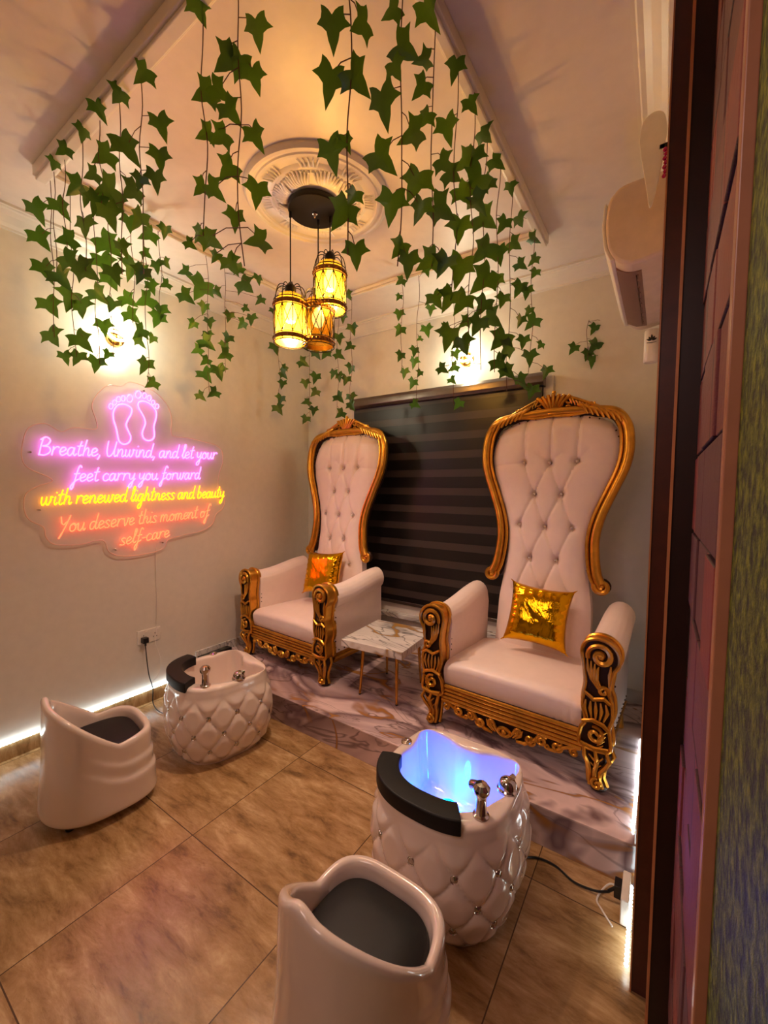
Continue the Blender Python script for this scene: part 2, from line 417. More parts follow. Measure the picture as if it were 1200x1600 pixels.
# ------------------------------------------------------------ pendant lamp
pl = thing('pendant_lamp', 'black round ceiling plate with three amber wire cage lanterns on cords', 'pendant lamp', (-1.45, 1.52, ZC-.03))
MB().lathe([(.001, 0), (.125, 0), (.128, -.004), (.128, -.022), (.125, -.026), (.001, -.026)], 48).build('ceiling_plate', M['blackmetal'], pl)
MB().lathe([(.012, -.026), (.012, -.034), (.006, -.04), (.004, -.05), (.001, -.052)], 12, (0, -.0, 0)).build('centre_screw', M['chrome'], pl)
def lantern(dx, dy, ztop, lit):
    # ztop: top of the socket, relative to thing
    cord = MB().tube([(dx, dy, -.02), (dx, dy, ztop)], .0032, 8); cord.lathe([(.007, -.026), (.007, -.05), (.003, -.055)], 10, (dx, dy, 0))
    cord.build('cord', M['blackmetal'], pl)
    sk = MB().lathe([(.003, .02), (.012, .012), (.024, -.002), (.027, -.01), (.027, -.045), (.022, -.05), (.001, -.05)], 20, (dx, dy, ztop)).build('lamp_socket', M['blackmetal'], pl)
    R_, zt, zb = .078, ztop-.075, ztop-.275
    m = MB()
    for k_ in range(10):
        a = 2*pi*k_/10; pts = [(dx+r*cos(a), dy+r*sin(a), z) for r, z in ((.02, ztop-.005), (.045, ztop+.0), (.066, ztop-.02), (R_, zt+.0), (R_+.003, (zt+zb)/2), (R_, zb))]
        m.tube(cr(pts, 4), .0023, 5)
    for z in (zt, zb, zt-.035, zb+.035): m.tube([(dx+(R_+.002)*cos(a/16*pi), dy+(R_+.002)*sin(a/16*pi), z) for a in range(32)], .0024, 5, closed=True)
    for sgn in (1, -1):
        for k_ in range(10):
            pts = []
            for q in range(9):
                u = q/8; a = 2*pi*(k_+sgn*u*1.0)/10; pts.append((dx+(R_+.003)*cos(a), dy+(R_+.003)*sin(a), zt-.035+(zb+.035-zt+.035)*u))
            m.tube(pts, .0021, 5)
    cage = m.build('wire_cage', M['blackmetal'], pl)
    for z0, z1 in ((zt-.030, zt-.010), (zb+.010, zb+.030)):
        b = MB()
        b.lathe([(R_-.001, z0), (R_+.004, z0), (R_+.004, z1), (R_-.001, z1), (R_-.001, z0)], 32, (dx, dy, 0))
        for k_ in range(28):
            a = 2*pi*k_/28; b.ball((dx+(R_+.005)*cos(a), dy+(R_+.005)*sin(a), (z0+z1)/2), .005, 6, sc=(1, 1, 1.3))
        b.build('rope_band', M['rope'], cage)
    MB().lathe([(.05, zt+.03), (.058, zt+.025), (R_-.006, zt-.005), (R_-.006, zb+.004), (R_-.008, zb+.004), (R_-.008, zt-.005), (.056, zt+.023)], 40, (dx, dy, 0)).build('amber_shade', M['amber'], pl)
    MB().lathe([(.001, ztop-.05), (.012, ztop-.055), (.014, ztop-.075), (.03, ztop-.12), (.031, ztop-.14), (.022, ztop-.17), (.001, ztop-.18)], 20, (dx, dy, 0)).build('bulb', M['bulb'] if lit else M['bulb_dim'], pl)
M['rope'] = plain('bronze_rope_band', srgb(140, 92, 34), .4, .5)
zc0 = ZC-.03
for i, (wx, wy, wz, lit) in enumerate(((-1.545, 1.45, 2.435, True), (-1.41, 1.585, 2.605, True), (-1.475, 1.57, 2.44, False))):
    lantern(wx+1.45, wy-1.52, wz-zc0, lit)
    if lit: light('lantern_light', 'POINT', (wx, wy, wz-.21), 33, (1.0, .71, .56), .03)

# ------------------------------------------------------------ wall lamps
def wall_lamp(loc, rz, label):
    t_ = thing('wall_lamp', label, 'wall lamp', loc, rz)
    # local: +y away from the wall
    MB().lathe([(.001, .028), (.045, .028), (.05, .024), (.05, 0), (.001, 0)], 32, axis='y').build('wall_plate', M['brass'], t_)
    MB().tube([(0, .02, 0), (0, .06, 0)], .008, 10).build('stalk', M['brass'], t_)
    for nm, cx, cz, r, ty in (('light_ring', 0, .055, .075, .35), ('light_ring', .02, -.06, .085, -.3)):
        pts = [(cx+r*cos(a*pi/24), .07+ty*.05*sin(a*pi/24), cz+r*sin(a*pi/24)) for a in range(48)]
        MB().tube(pts, .0075, 8, closed=True).build(nm, M['ring'], t_)
    return t_
wall_lamp((XL, 1.205, 2.36), -pi/2, 'glowing double ring wall lamp on left wall above the neon sign')
wall_lamp((-1.225, YB, 2.40), pi, 'glowing double ring wall lamp on back wall above the window blind')

# ------------------------------------------------------------ neon sign
sg = thing('neon_sign', 'pink, yellow and red neon script sign with two footprints on clear board', 'neon sign', (XL, 1.34, 1.45))
outline = [(.742,1.683),(.735,1.60),(.76,1.545),(.845,1.50),(.86,1.475),(.80,1.45),(.748,1.41),(.735,1.34),(.755,1.27),(.815,1.225),(.825,1.17),(.865,1.125),(.98,1.112),(1.10,1.125),(1.135,1.05),(1.22,1.012),(1.36,1.012),(1.47,1.035),(1.50,1.09),(1.62,1.115),(1.72,1.125),(1.80,1.15),(1.845,1.19),(1.87,1.25),(1.925,1.29),(1.945,1.36),(1.925,1.43),(1.89,1.47),(1.90,1.56),(1.93,1.64),(1.925,1.73),(1.87,1.77),(1.78,1.785),(1.66,1.80),(1.555,1.80),(1.535,1.83),(1.54,1.90),(1.525,1.98),(1.47,2.05),(1.39,2.095),(1.28,2.11),(1.23,2.075),(1.15,2.06),(1.09,1.99),(1.065,1.92),(1.085,1.84),(1.08,1.79),(.97,1.785),(.91,1.755),(.84,1.79),(.77,1.76)]
ol = [(p.x, p.y) for p in cr([(a, b, 0) for a, b in outline], 5, True)]
fn = lambda a, b, d: (d, a-1.34, b-1.45)
MB().prism(ol, fn, .024, .028).build('acrylic_board', M['clear'], sg, smooth=False)
MB().tube([fn(a, b, .026) for a, b in ol], .0028, 6, closed=True).build('board_edge', M['edge'], sg)
GL = {
'a': (1.2, [[(.85,.8),(.5,1),(.12,.75),(.05,.3),(.3,0),(.65,.25),(.88,1),(.82,.3),(1.0,0),(1.25,.25)]]),
'b': (1.1, [[(.25,2),(.12,1),(.1,.2),(.4,0),(.8,.3),(.75,.8),(.45,1),(.14,.6)]]),
'c': (1.0, [[(.85,.8),(.5,1),(.1,.7),(.1,.25),(.45,0),(1.0,.25)]]),
'd': (1.25, [[(.85,.8),(.5,1),(.12,.75),(.05,.3),(.3,0),(.65,.2),(.88,.9),(1.05,2),(.86,.6),(.9,.1),(1.1,0),(1.25,.2)]]),
'e': (1.0, [[(0,.4),(.5,.5),(.8,.75),(.5,1),(.15,.75),(.12,.25),(.45,0),(1.0,.3)]]),
'f': (.95, [[(1.05,1.75),(.85,2.05),(.6,1.7),(.4,.5),(.2,-.7),(0,-1),(-.1,-.6),(.35,0),(.9,.3)],[(.15,.95),(.9,1.05)]]),
'g': (1.15, [[(.85,.8),(.5,1),(.12,.75),(.05,.3),(.3,0),(.65,.25),(.88,1),(.8,0),(.65,-.8),(.3,-1),(.25,-.6),(1.15,.25)]]),
'h': (1.15, [[(.35,2),(.2,1),(.1,0)],[(.15,.45),(.5,1),(.78,.8),(.74,.2),(.9,0),(1.15,.25)]]),
'i': (.6, [[(.25,1),(.18,.3),(.35,0),(.6,.25)],[(.32,1.4),(.36,1.52)]]),
'l': (.6, [[(0,.3),(.55,1.5),(.5,2.05),(.3,1.8),(.18,.4),(.35,0),(.65,.25)]]),
'm': (1.75, [[(.1,1),(.1,0)],[(.1,.4),(.4,1),(.65,.8),(.62,0)],[(.62,.4),(.95,1),(1.25,.8),(1.22,.2),(1.45,0),(1.75,.25)]]),
'n': (1.2, [[(.12,1),(.1,0)],[(.12,.4),(.5,1),(.8,.8),(.76,.2),(.95,0),(1.2,.25)]]),
'o': (1.1, [[(.5,1),(.12,.7),(.1,.25),(.45,0),(.85,.3),(.8,.8),(.5,1),(.7,.75),(1.1,.85)]]),
'r': (.95, [[(.1,.9),(.2,1),(.15,.5),(.1,0)],[(.14,.5),(.45,.95),(.75,1),(.9,.85)]]),
's': (.9, [[(.75,.85),(.45,1),(.15,.8),(.4,.5),(.7,.25),(.45,0),(.0,.12)]]),
't': (.8, [[(.5,1.8),(.3,.9),(.25,.2),(.45,0),(.75,.2)],[(0,1.15),(.75,1.25)]]),
'u': (1.2, [[(.1,1),(.1,.3),(.4,0),(.75,.4),(.85,1),(.82,.3),(1.0,0),(1.2,.25)]]),
'v': (1.0, [[(.05,.9),(.15,1),(.3,.3),(.45,0),(.7,.5),(.8,1),(1.05,.9)]]),
'w': (1.6, [[(.1,1),(.1,.3),(.35,0),(.65,.5),(.7,1),(.7,.3),(.95,0),(1.25,.5),(1.25,1),(1.55,.9)]]),
'y': (1.15, [[(.1,1),(.12,.4),(.4,.15),(.75,.5),(.9,1),(.8,0),(.6,-.8),(.3,-1),(.2,-.65),(1.15,.25)]]),
'B': (1.5, [[(.3,1.95),(.15,1),(.1,0)],[(0,1.75),(.6,2.1),(1.15,1.75),(.9,1.2),(.35,1.05),(1.1,.95),(1.35,.45),(.8,0),(0,.05)]]),
'U': (1.7, [[(.2,2),(.15,.8),(.4,.05),(.9,.2),(1.25,1),(1.4,2),(1.25,.6),(1.4,0),(1.7,.25)]]),
'Y': (1.3, [[(0,1.9),(.15,1.2),(.5,.95),(.9,1.3)],[(1.25,2),(.8,.8),(.3,-.3),(.05,-.7)]]),
',': (.5, [[(.25,.15),(.2,-.1),(.02,-.4)]]),
'-': (.8, [[(.1,.5),(.7,.55)]]),
' ': (.55, []),
}
def neon_line(text, y0, y1, z0, z1, xh, mat, name, r=.0037):
    W = sum(GL[c][0] for c in text); sx = (y1-y0)/W; m = MB(); x = 0
    for c in text:
        a, sts = GL[c]
        for st in sts:
            pts = []
            for (px, py, _) in (tuple(q) for q in cr([(q[0], q[1], 0) for q in st], 4)):
                Y = y0+(x+px)*sx+py*xh*.16; Z = z0+(z1-z0)*((Y-y0)/(y1-y0))+py*xh; pts.append(fn(Y, Z, .041))
            m.tube(pts, r, 6)
        x += a
    return m.build(name, mat, sg)
neon_line('Breathe, Unwind, and let your', .80, 1.87, 1.618, 1.665, .046, M['neon_pink'], 'pink_lettering')
neon_line('feet carry you forward', .95, 1.735, 1.478, 1.512, .044, M['neon_pink'], 'pink_lettering')
neon_line('with renewed lightness and beauty', .80, 1.93, 1.345, 1.378, .046, M['neon_yellow'], 'yellow_lettering')
neon_line('You deserve this moment of', .88, 1.80, 1.19, 1.235, .046, M['neon_red'], 'red_lettering')
neon_line('self-care', 1.19, 1.50, 1.085, 1.112, .044, M['neon_red'], 'red_lettering')
def pxs(pts): # from zoomed crop of the sign's footprints
    return [fn(*(lambda v: (v.y, v.z))(on_x(140+x*.11667, 590+y*.11667, XL+.036)), .036) for x, y in pts]
f1 = [(320,460),(370,375),(450,355),(530,385),(565,430),(550,500),(510,570),(490,640),(520,720),(550,790),(540,850),(500,885),(440,890),(390,840),(370,740),(345,640),(320,560)]
f2 = [(650,350),(690,318),(760,325),(830,370),(880,430),(895,500),(880,580),(860,660),(868,760),(850,820),(790,845),(730,820),(705,755),(720,690),(745,620),(735,550),(700,480),(660,410)]
m = MB()
for f in (f1, f2): m.tube(cr(pxs(f), 4, True), .0042, 6, closed=True)
for cx, cy, rx, ry in ((285,385,28,36),(335,335,26,34),(388,292,28,36),(450,280,26,38),(538,280,38,50),(652,228,38,48),(735,243,26,36),(798,275,27,36),(852,335,22,30),(902,385,24,30)):
    m.tube(pxs([(cx+rx*cos(a*pi/8), cy+ry*sin(a*pi/8)) for a in range(16)]), .0028, 6, closed=True)
m.build('footprints', M['neon_pink'], sg)
for a, b in ((.77,1.63),(1.91,1.37),(1.46,1.075),(1.17,1.06),(1.36,2.07),(.80,1.32)): MB().lathe([(.001,.0),(.005,.0),(.005,.034),(.001,.036)], 10, fn(a, b, 0), axis='x').build('standoff', M['chrome'], sg)

# ------------------------------------------------------------ throne chairs
WT = [(.26,.272),(.60,.262),(.80,.240),(.92,.232),(1.03,.238),(1.15,.266),(1.28,.312),(1.42,.356),(1.53,.372),(1.62,.366),(1.69,.345),(1.74,.315),(1.78,.26)]
ZK = .925
def zs(z): return z if z < 1.1 else 1.1+(z-1.1)*ZK
def zsi(z): return z if z < 1.1 else 1.1+(z-1.1)/ZK
def zfix(m):
    m.v = [(x, y, zs(z)) for x, y, z in m.v]; return m
def backy(z): return .50+.115*(z-.3)
BTN = [(-.15,1.45),(0,1.445),(.15,1.45),(-.078,1.26),(.075,1.26),(-.155,1.075),(-.005,1.07),(.145,1.07),(-.08,.88),(.07,.88),(-.15,.69),(0,.69),(.15,.69)]
BTN = [(a, zsi(b)) for a, b in BTN]
def segd(px, pz, a, b):
    vx, vz = b[0]-a[0], b[1]-a[1]; L = vx*vx+vz*vz; u = max(0, min(1, ((px-a[0])*vx+(pz-a[1])*vz)/L))
    return sqrt((px-a[0]-u*vx)**2+(pz-a[1]-u*vz)**2), u
SEG = []
rowz = [BTN[0:3], BTN[3:5], BTN[5:8], BTN[8:10], BTN[10:13]]
for r1, r2 in zip(rowz, rowz[1:]):
    for p in r1:
        for q in r2:
            if abs(p[0]-q[0]) < .1: SEG.append((p, q, .011))
for p in rowz[0]: SEG.append((p, (p[0]*1.03, 1.80), .013))
SEG += [(BTN[1], (.06, 1.53), .006), (BTN[1], (-.07, 1.54), .006), (BTN[0], (-.34, 1.46), .003), (BTN[2], (.34, 1.46), .003), (BTN[2], (.21, 1.55), .005)]
def back_surface(u, v):
    z = .26+(1.775-.26)*v; s = (u*2-1)
    x = s*lerp_tab(WT, z); z2 = z-.05*s*s*sstep(1.45, 1.77, z)+.012*sstep(1.6, 1.77, z)
    d = .055*(1-abs(s)**5)*(1-sstep(1.68, 1.78, z)*.7)
    for bx, bz in BTN:
        r2 = (x-bx)**2+(z2-bz)**2
        if r2 < .01: d -= .017*exp(-r2/.00030)+.008*exp(-r2/.0022)
    for a, b, h in SEG:
        dd, q = segd(x, z2, a, b)
        if dd < .04: d -= h*exp(-dd*dd/.00005)*(.75+.25*cos(pi*2*q)); d -= h*.3*exp(-dd*dd/.0006)
    return (x, backy(z)-d, z2)
FR = [(.305,.775),(.283,.83),(.268,.93),(.266,1.03),(.290,1.15),(.338,1.29),(.384,1.42),(.402,1.52),(.400,1.62),(.382,1.70),(.335,1.765),(.25,1.79),(.12,1.80),(0,1.805)]
def spiral(cx, cz, r0, r1, a0, turns, n=22):
    return [(cx+(r0+(r1-r0)*i/n)*cos(a0+turns*2*pi*i/n), cz+(r0+(r1-r0)*i/n)*sin(a0+turns*2*pi*i/n)) for i in range(n+1)]
def carve(m, pts, y, r, mat=0, sx=1, taper=.6, yf=None, seg=7):
    P = [(sx*p[0], (yf(p[0], p[1]) if yf else y), p[1]) for p in pts]
    m.tube(P, (lambda u: r*(1-taper*abs(2*u-1)**2)), seg, mat)
def leaf_fan(m, cx, cz, ang, spread, n, length, y, r, sx=1, yf=None):
    for i in range(n):
        a = ang+spread*(i/(n-1)-.5) if n > 1 else ang; L = length*(1-.25*abs(i/(n-1)-.5)*2 if n > 1 else 1)
        pts = [(cx+L*u*cos(a+.5*(u)*(1 if a > ang else -1)*.4), cz+L*u*sin(a+.5*u*(1 if a > ang else -1)*.4)) for u in (0, .25, .5, .75, 1)]
        P = [(sx*p[0], (yf(p[0], p[1]) if yf else y), p[1]) for p in pts]
        m.tube(P, (lambda u: r*(.45+.9*sin(pi*min(1, u*.8+.1)))), 6, 0)
def make_throne():
    ch = thing('throne_chair', '-', 'chair')
    # upholstered back
    m = MB(); m.grid(back_surface, 81, 190)
    m.grid(lambda u, v: (lambda p: (p[0], backy(p[2])+.055, p[2]))(back_surface(u, v)), 17, 40, flip=True)
    e = []
    for s_ in (0, 1):
        m.grid(lambda u, v, s_=s_: (lambda p: (p[0], p[1]+u*(backy(p[2])+.055-p[1]), p[2]))(back_surface(s_, v)), 2, 60)
    m.grid(lambda u, v: (lambda p: (p[0], p[1]+v*.06, p[2]))(back_surface(u, 1)), 40, 2)
    zfix(m); br = m.build('backrest', M['leather'], ch, fix=False)
    first = None
    for bx, bz in BTN:
        y = backy(bz)-.055*(1-abs(bx/.3)**5)+.030
        if first is None: o = MB().ball((0, 0, 0), .0105, 12).build('crystal_button', M['crystal'], br); first = o
        else: o = first.copy(); COL.objects.link(o); o.parent = br
        o.location = (bx, y-.014, zs(bz))
    # nails round the back
    nail0 = []
    def nail(x, y, z, par):
        if not nail0: o = MB().ball((0, 0, 0), .0048, 8).build('nailhead', M['seam'], par); nail0.append(o)
        else: o = nail0[0].copy(); COL.objects.link(o); o.parent = par
        o.location = (x, y, z)
    for sx in (-1, 1):
        for i in range(20):
            z = .84+i*.045
            if z > 1.72: break
            wx = lerp_tab(WT, z)*.975; nail(sx*wx, backy(z)-.022, zs(z-.045*sstep(1.45, 1.77, z)), ch)
    for i in range(-5, 6):
        x = i*.05; nail(x, backy(1.76)-.030, zs(1.768-.05*(x/.3)**2), ch)
    # gilt frame
    m = MB()
    yfr = lambda x, z: backy(z)-.022
    for sx in (-1, 1):
        path = cr([(sx*a, 0, b) for a, b in FR], 6)
        big = [(p.x, yfr(0, p.z)-.008, p.z) for p in path]
        m.tube(big, lambda u: .027-.004*sin(pi*u)+.004*exp(-((u-.6)/.2)**2), 10)
        inn = [(p.x-sx*.037*(1 if abs(p.x) > .2 else abs(p.x)/.2), yfr(0, p.z)-.014, p.z-(.03*sstep(.33, .1, abs(p.x)) if p.z > 1.6 else 0)) for p in path]
        m.tube(inn, .0095, 7, 0)
        bk = [(p.x-sx*.016, yfr(0, p.z)+.02, p.z-.01) for p in path]
        m.tube(bk, .030, 8, 1)
        sp = [(sx*a, yfr(0, b)-.012, b) for a, b in spiral(.312, .765, .040, .010, pi*.9, 1.35)]
        m.tube(sp, lambda u: .015-.004*u, 8); m.ball((sx*.312, yfr(0, .765)-.006, .765), .016, 10)
        m.ball((sx*.312, yfr(0, .765)+.012, .765), .044, 14, 1, sc=(1, .45, 1))
        # leaf strakes over the shoulder
        for i in range(8):
            a = .36-.028*i; zz = 1.725+.011*i
            carve(m, [(a+.03, zz-.035), (a+.012, zz+.004), (a-.008, zz+.022), (a-.03, zz+.030)], 0, .0125, sx=sx, yf=lambda x, z: yfr(0, z)-.030)
    zfix(m); m.build('back_frame', [M['gold'], M['bronze']], ch)
    # crest
    m = MB()
    cb = [(-.27,1.765),(-.25,1.80),(-.20,1.815),(-.17,1.835),(-.12,1.865),(-.07,1.885),(-.045,1.90),(0,1.905),(.045,1.90),(.07,1.885),(.12,1.865),(.17,1.835),(.20,1.815),(.25,1.80),(.27,1.765),(0,1.80)]
    m.prism(cb, lambda a, b, d: (a, d, b), backy(1.82)-.022, backy(1.82)+.025, 1)
    yc = backy(1.82)-.026
    for i in range(-3, 4):
        a = i*.16
        m.tube([(.012*i*.6, yc-.006, 1.80), (.03*i*.55, yc-.02, 1.85), (.05*i*.5+.006*i, yc-.014, 1.915-.006*abs(i))], lambda u: .006+.006*u, 7)
    m.ball((0, yc-.006, 1.925), .013, 10)
    m.tube([(-.05, yc-.01, 1.80), (-.02, yc-.02, 1.79), (.02, yc-.02, 1.79), (.05, yc-.01, 1.80)], .009, 7)
    for sx in (-1, 1):
        for (cx, cz, r0, a0, tr, rr) in ((.085, 1.868, .026, pi*.3, 1.3, .008), (.205, 1.828, .020, pi*.2, 1.25, .007), (.085, 1.822, .018, -pi*.5, 1.2, .006), (.145, 1.822, .016, pi*.8, 1.2, .006)):
            carve(m, spiral(cx, cz, r0, .004, a0, -tr, 18), yc-.008, rr, sx=sx, taper=.4)
        carve(m, [(.03, 1.885), (.07, 1.893), (.12, 1.872), (.18, 1.842), (.235, 1.815), (.28, 1.79)], yc-.006, .010, sx=sx, taper=.3)
        carve(m, [(.03, 1.80), (.09, 1.797), (.16, 1.792), (.24, 1.775)], yc-.008, .009, sx=sx, taper=.3)
        for i in range(6):
            x0 = .10+.018*i; z0 = 1.85-.008*i
            carve(m, [(x0-.012, z0+.025), (x0, z0+.008), (x0+.004, z0-.012)], yc-.014, .007, sx=sx)
        carve(m, [(.02, 1.81), (.05, 1.84), (.055, 1.875)], yc-.012, .007, sx=sx)
    zfix(m); m.build('crest', [M['gold'], M['bronze']], ch)
    # seat
    def seat(u, v):
        s = u*2-1; x = s*.338
        # v 0..1: front bottom -> front top -> back
        if v < .3:
            q = v/.3; z = .235+.105*q; y = -.012-.018*sin(pi*.5*q)
        elif v < .42:
            q = (v-.3)/.12; a = q*pi/2; z = .340+.040*sin(a); y = -.03+.067*(1-cos(a))
        else:
            q = (v-.42)/.58; z = .38+.022*sin(pi*min(1, q*1.1))*(1-s*s)-.015*q; y = .037+q*.45
        z -= .018*abs(s)**6*(1 if v > .3 else v/.3)
        if v < .35 and s > .3: y += .004*sin(s*70)*sstep(.3, .9, s)
        return (x, y, z)
    m = MB(); m.grid(seat, 41, 60); m.box(-.335, .335, .01, .48, .20, .25)
    m.build('seat', M['leather'], ch, fix=False)
    # arms
    for sx in (-1, 1):
        def arm(u, v, sx=sx):
            y = .035+.50*v; rise = .055*sstep(.1, 1, v)**1.2; wn = 1-.12*v
            R_ = .078; cx = .405; cz = .565+rise
            P = [(.338, .24), (.336, .36), (.334, .46+rise*.6), (.330, .52+rise)]
            for q in range(13):
                a = pi*1.0-q*(pi*1.28)/12; P.append((cx+R_*wn*cos(a), cz+R_*sin(a)))
            P += [(.448, .49+rise*.8), (.450, .36), (.447, .20)]
            kf = u*(len(P)-1); i = min(int(kf), len(P)-2); w_ = kf-i
            x = P[i][0]*(1-w_)+P[i+1][0]*w_; z = P[i][1]*(1-w_)+P[i+1][1]*w_
            if v < .12 and z > .5: z -= .004*(1+sin(x*260))*(1-v/.12)
            return (sx*x, y, z)
        m = MB(); m.grid(arm, 64, 30, flip=(sx > 0))
        for v_ in (0, 1):
            ring = [arm(i/63, v_) for i in range(64)]; m.add(ring, [tuple(range(64))])
        ar = m.build('armrest', M['leather'], ch, fix=False)
        for i in range(6): nail(sx*.336, .046, .41+i*.03, ar)
        for i in range(6): nail(sx*.452, .045, .24+i*.04, ar)
        for i in range(9): nail(sx*.449, .08+i*.052, .215, ar)
        # carved arm post
        m = MB(); X0 = .398
        body = [(-.062,.60),(-.045,.645),(.0,.662),(.045,.65),(.075,.615),(.078,.57),(.058,.53),(.052,.49),(.046,.44),(.058,.40),(.062,.34),(.050,.29),(.056,.25),(.05,.19),(-.055,.19),(-.058,.26),(-.040,.30),(-.052,.36),(-.052,.42),(-.046,.47),(-.052,.53)]
        bp = [(X0+p.x, p.z) for p in cr([(a, 0, b) for a, b in body], 4, True)]
        m.prism(bp, lambda a, b, d: (sx*a, d, b), -.045, .045, 1); m.m[-len(bp):] = [0]*len(bp)
        # gilt rim
        m.tube([(sx*a, -.046, b) for a, b in bp], .0085, 7, closed=True)
        m.tube([(sx*a, .02, b) for a, b in bp], .010, 7, closed=True)
        y = -.054
        carve(m, spiral(X0+.012, .592, .052, .006, pi*1.1, -1.55, 30), y, .013, sx=sx, taper=.3)
        m.ball((sx*(X0+.012), y, .592), .015, 10)
        for i in range(4):
            o_ = i*.015
            carve(m, [(X0-.040+o_, .575-o_*.6), (X0-.036+o_*.8, .53), (X0-.022+o_*.5, .49), (X0+.005+o_*.35, .452)], y, .0075, sx=sx)
        carve(m, spiral(X0+.026, .447, .022, .004, -pi*.2, 1.25, 18), y, .009, sx=sx, taper=.3)
        carve(m, [(X0+.05, .56), (X0+.046, .52), (X0+.045, .475)], y, .008, sx=sx)
        carve(m, [(X0-.046,.43),(X0-.01,.405),(X0+.03,.418),(X0+.054,.40)], y-.004, .010, sx=sx, taper=.3)
        for i in range(5):
            carve(m, [(X0-.040+.019*i, .395), (X0-.044+.022*i, .36), (X0-.030+.015*i, .318)], y, .0085, sx=sx)
        carve(m, [(X0-.052,.30),(X0-.01,.315),(X0+.03,.305),(X0+.052,.285)], y-.004, .010, sx=sx, taper=.3)
        carve(m, spiral(X0, .252, .036, .008, pi*.6, -1.3, 24), y, .010, sx=sx, taper=.3)
        for i in range(4): carve(m, [(X0+.045-.004*i, .28-.02*i), (X0+.02, .26-.018*i), (X0+.01, .235-.012*i)], y-.002, .006, sx=sx)
        carve(m, [(X0-.055,.205),(X0,.195),(X0+.053,.205)], y-.004, .009, sx=sx, taper=.2)
        m.build('arm_post', [M['gold'], M['bronze']], ch)
        # front leg: cabriole
        m = MB()
        lt = [(.195,.0,.050),(.17,.008,.056),(.14,.012,.048),(.11,.004,.036),(.08,-.004,.029),(.05,-.002,.028),(.025,.006,.034),(.008,.012,.036),(0,.012,.03)]
        def leg(u, v):
            z = .197*(1-v); tb = sorted([(a, b) for a, b, c in lt]); tw = sorted([(a, c) for a, b, c in lt])
            ox = lerp_tab(tb, z); w_ = lerp_tab(tw, z); a = 2*pi*u; c_, s_ = cos(a), sin(a)
            return (sx*(X0+ox)+w_*c_*(1-.15*abs(c_*s_)), ox*-.8+w_*.85*s_, z)
        m.grid(leg, 20, 26, closeu=True, m=1); m.add([(sx*(X0+.012)+.03*cos(a*pi/6), -.01+.026*sin(a*pi/6), .0) for a in range(12)], [tuple(range(12))], 1)
        yl = lambda x, z: -(lerp_tab(sorted([(a, b*.8+c*.85) for a, b, c in lt]), z))-.004
        for d in (-1, 0, 1):
            carve(m, [(X0+d*.042,.19),(X0+d*.048+.01,.155),(X0+d*.034+.008,.12),(X0+d*.022,.085),(X0+d*.018,.05),(X0+d*.026+.008,.02)], 0, .011, sx=sx, taper=.35, yf=yl)
        for d in (-1, 1):
            m.tube([(sx*(X0+d*.052), 0, .19), (sx*(X0+.01+d*.058), -.006, .16), (sx*(X0+.006+d*.045), -.004, .125), (sx*(X0+d*.034), 0, .09), (sx*(X0+d*.03), 0, .05), (sx*(X0+.01+d*.036), -.006, .015)], .010, 7)
        carve(m, spiral(X0+.012, .036, .024, .004, pi*.5, 1.2, 18), -.044, .009, sx=sx, taper=.3)
        carve(m, [(X0-.02,.165),(X0+.01,.135),(X0+.035,.165)], 0, .008, sx=sx, yf=yl)
        carve(m, [(X0-.016,.125),(X0+.006,.10),(X0+.026,.125)], 0, .007, sx=sx, yf=yl)
        m.build('leg', [M['gold'], M['bronze']], ch)
        # rear leg and side rail
        m = MB(); m.tube([(sx*.40, .52, .21), (sx*.405, .53, .12), (sx*.41, .56, .04), (sx*.415, .585, .0)], lambda u: .034-.012*u, 10); m.build('leg', M['gold'], ch)
        m = MB().box(sx*.42-.018 if sx > 0 else sx*.42-.018, sx*.42+.018, .045, .54, .135, .20); m.tube([(sx*.44, .045, .165), (sx*.44, .54, .165)], .010, 7)
        m.build('side_rail', [M['gold'], M['bronze']], ch)
    # front rail
    m = MB(); m.box(-.345, .345, -.03, .02, .155, .245, 1)
    for z, r in ((.240, .010), (.220, .0085), (.200, .0085), (.180, .0085), (.163, .009)): m.tube([(-.345, -.034, z), (.345, -.034, z)], r, 8)
    pl_ = [(-.34,.16),(-.31,.120),(-.26,.128),(-.22,.108),(-.15,.112),(-.10,.085),(-.05,.085),(0,.070),(.05,.085),(.10,.085),(.15,.112),(.22,.108),(.26,.128),(.31,.120),(.34,.16)]
    m.prism(pl_, lambda a, b, d: (a, d, b), -.022, .005, 1)
    for sx in (-1, 1):
        for (cx, cz, r0, a0, tr, rr) in ((.315,.132,.018,pi*.5,1.2,.008),(.245,.128,.022,0,-1.3,.009),(.175,.130,.020,pi,1.3,.009),(.125,.112,.024,0,-1.4,.009),(.065,.135,.018,pi,1.2,.008),(.255,.150,.012,pi,1.0,.006),(.20,.112,.010,0,1.,.006)):
            carve(m, spiral(cx, cz, r0, .004, a0, tr, 18), -.034, rr, sx=sx, taper=.35)
        carve(m, [(.34,.155),(.30,.148),(.27,.135),(.235,.105),(.20,.103)], -.030, .010, sx=sx, taper=.3)
        carve(m, [(.20,.150),(.165,.150),(.15,.125),(.10,.086),(.06,.083)], -.030, .011, sx=sx, taper=.3)
        for i in range(3): carve(m, [(.09-.018*i, .145), (.08-.018*i, .118), (.055-.012*i, .095)], -.036, .008, sx=sx)
    m.tube([(.028*cos(a*pi/10), -.036, .108+.018*sin(a*pi/10)) for a in range(20)], .009, 7, closed=True)
    m.ball((0, -.036, .108), .014, 10)
    m.build('front_rail', [M['gold'], M['bronze']], ch)
    return ch
th = make_throne()
th.location = (-.595, 1.975, .17); th.rotation_euler = (0, 0, radians(-3))
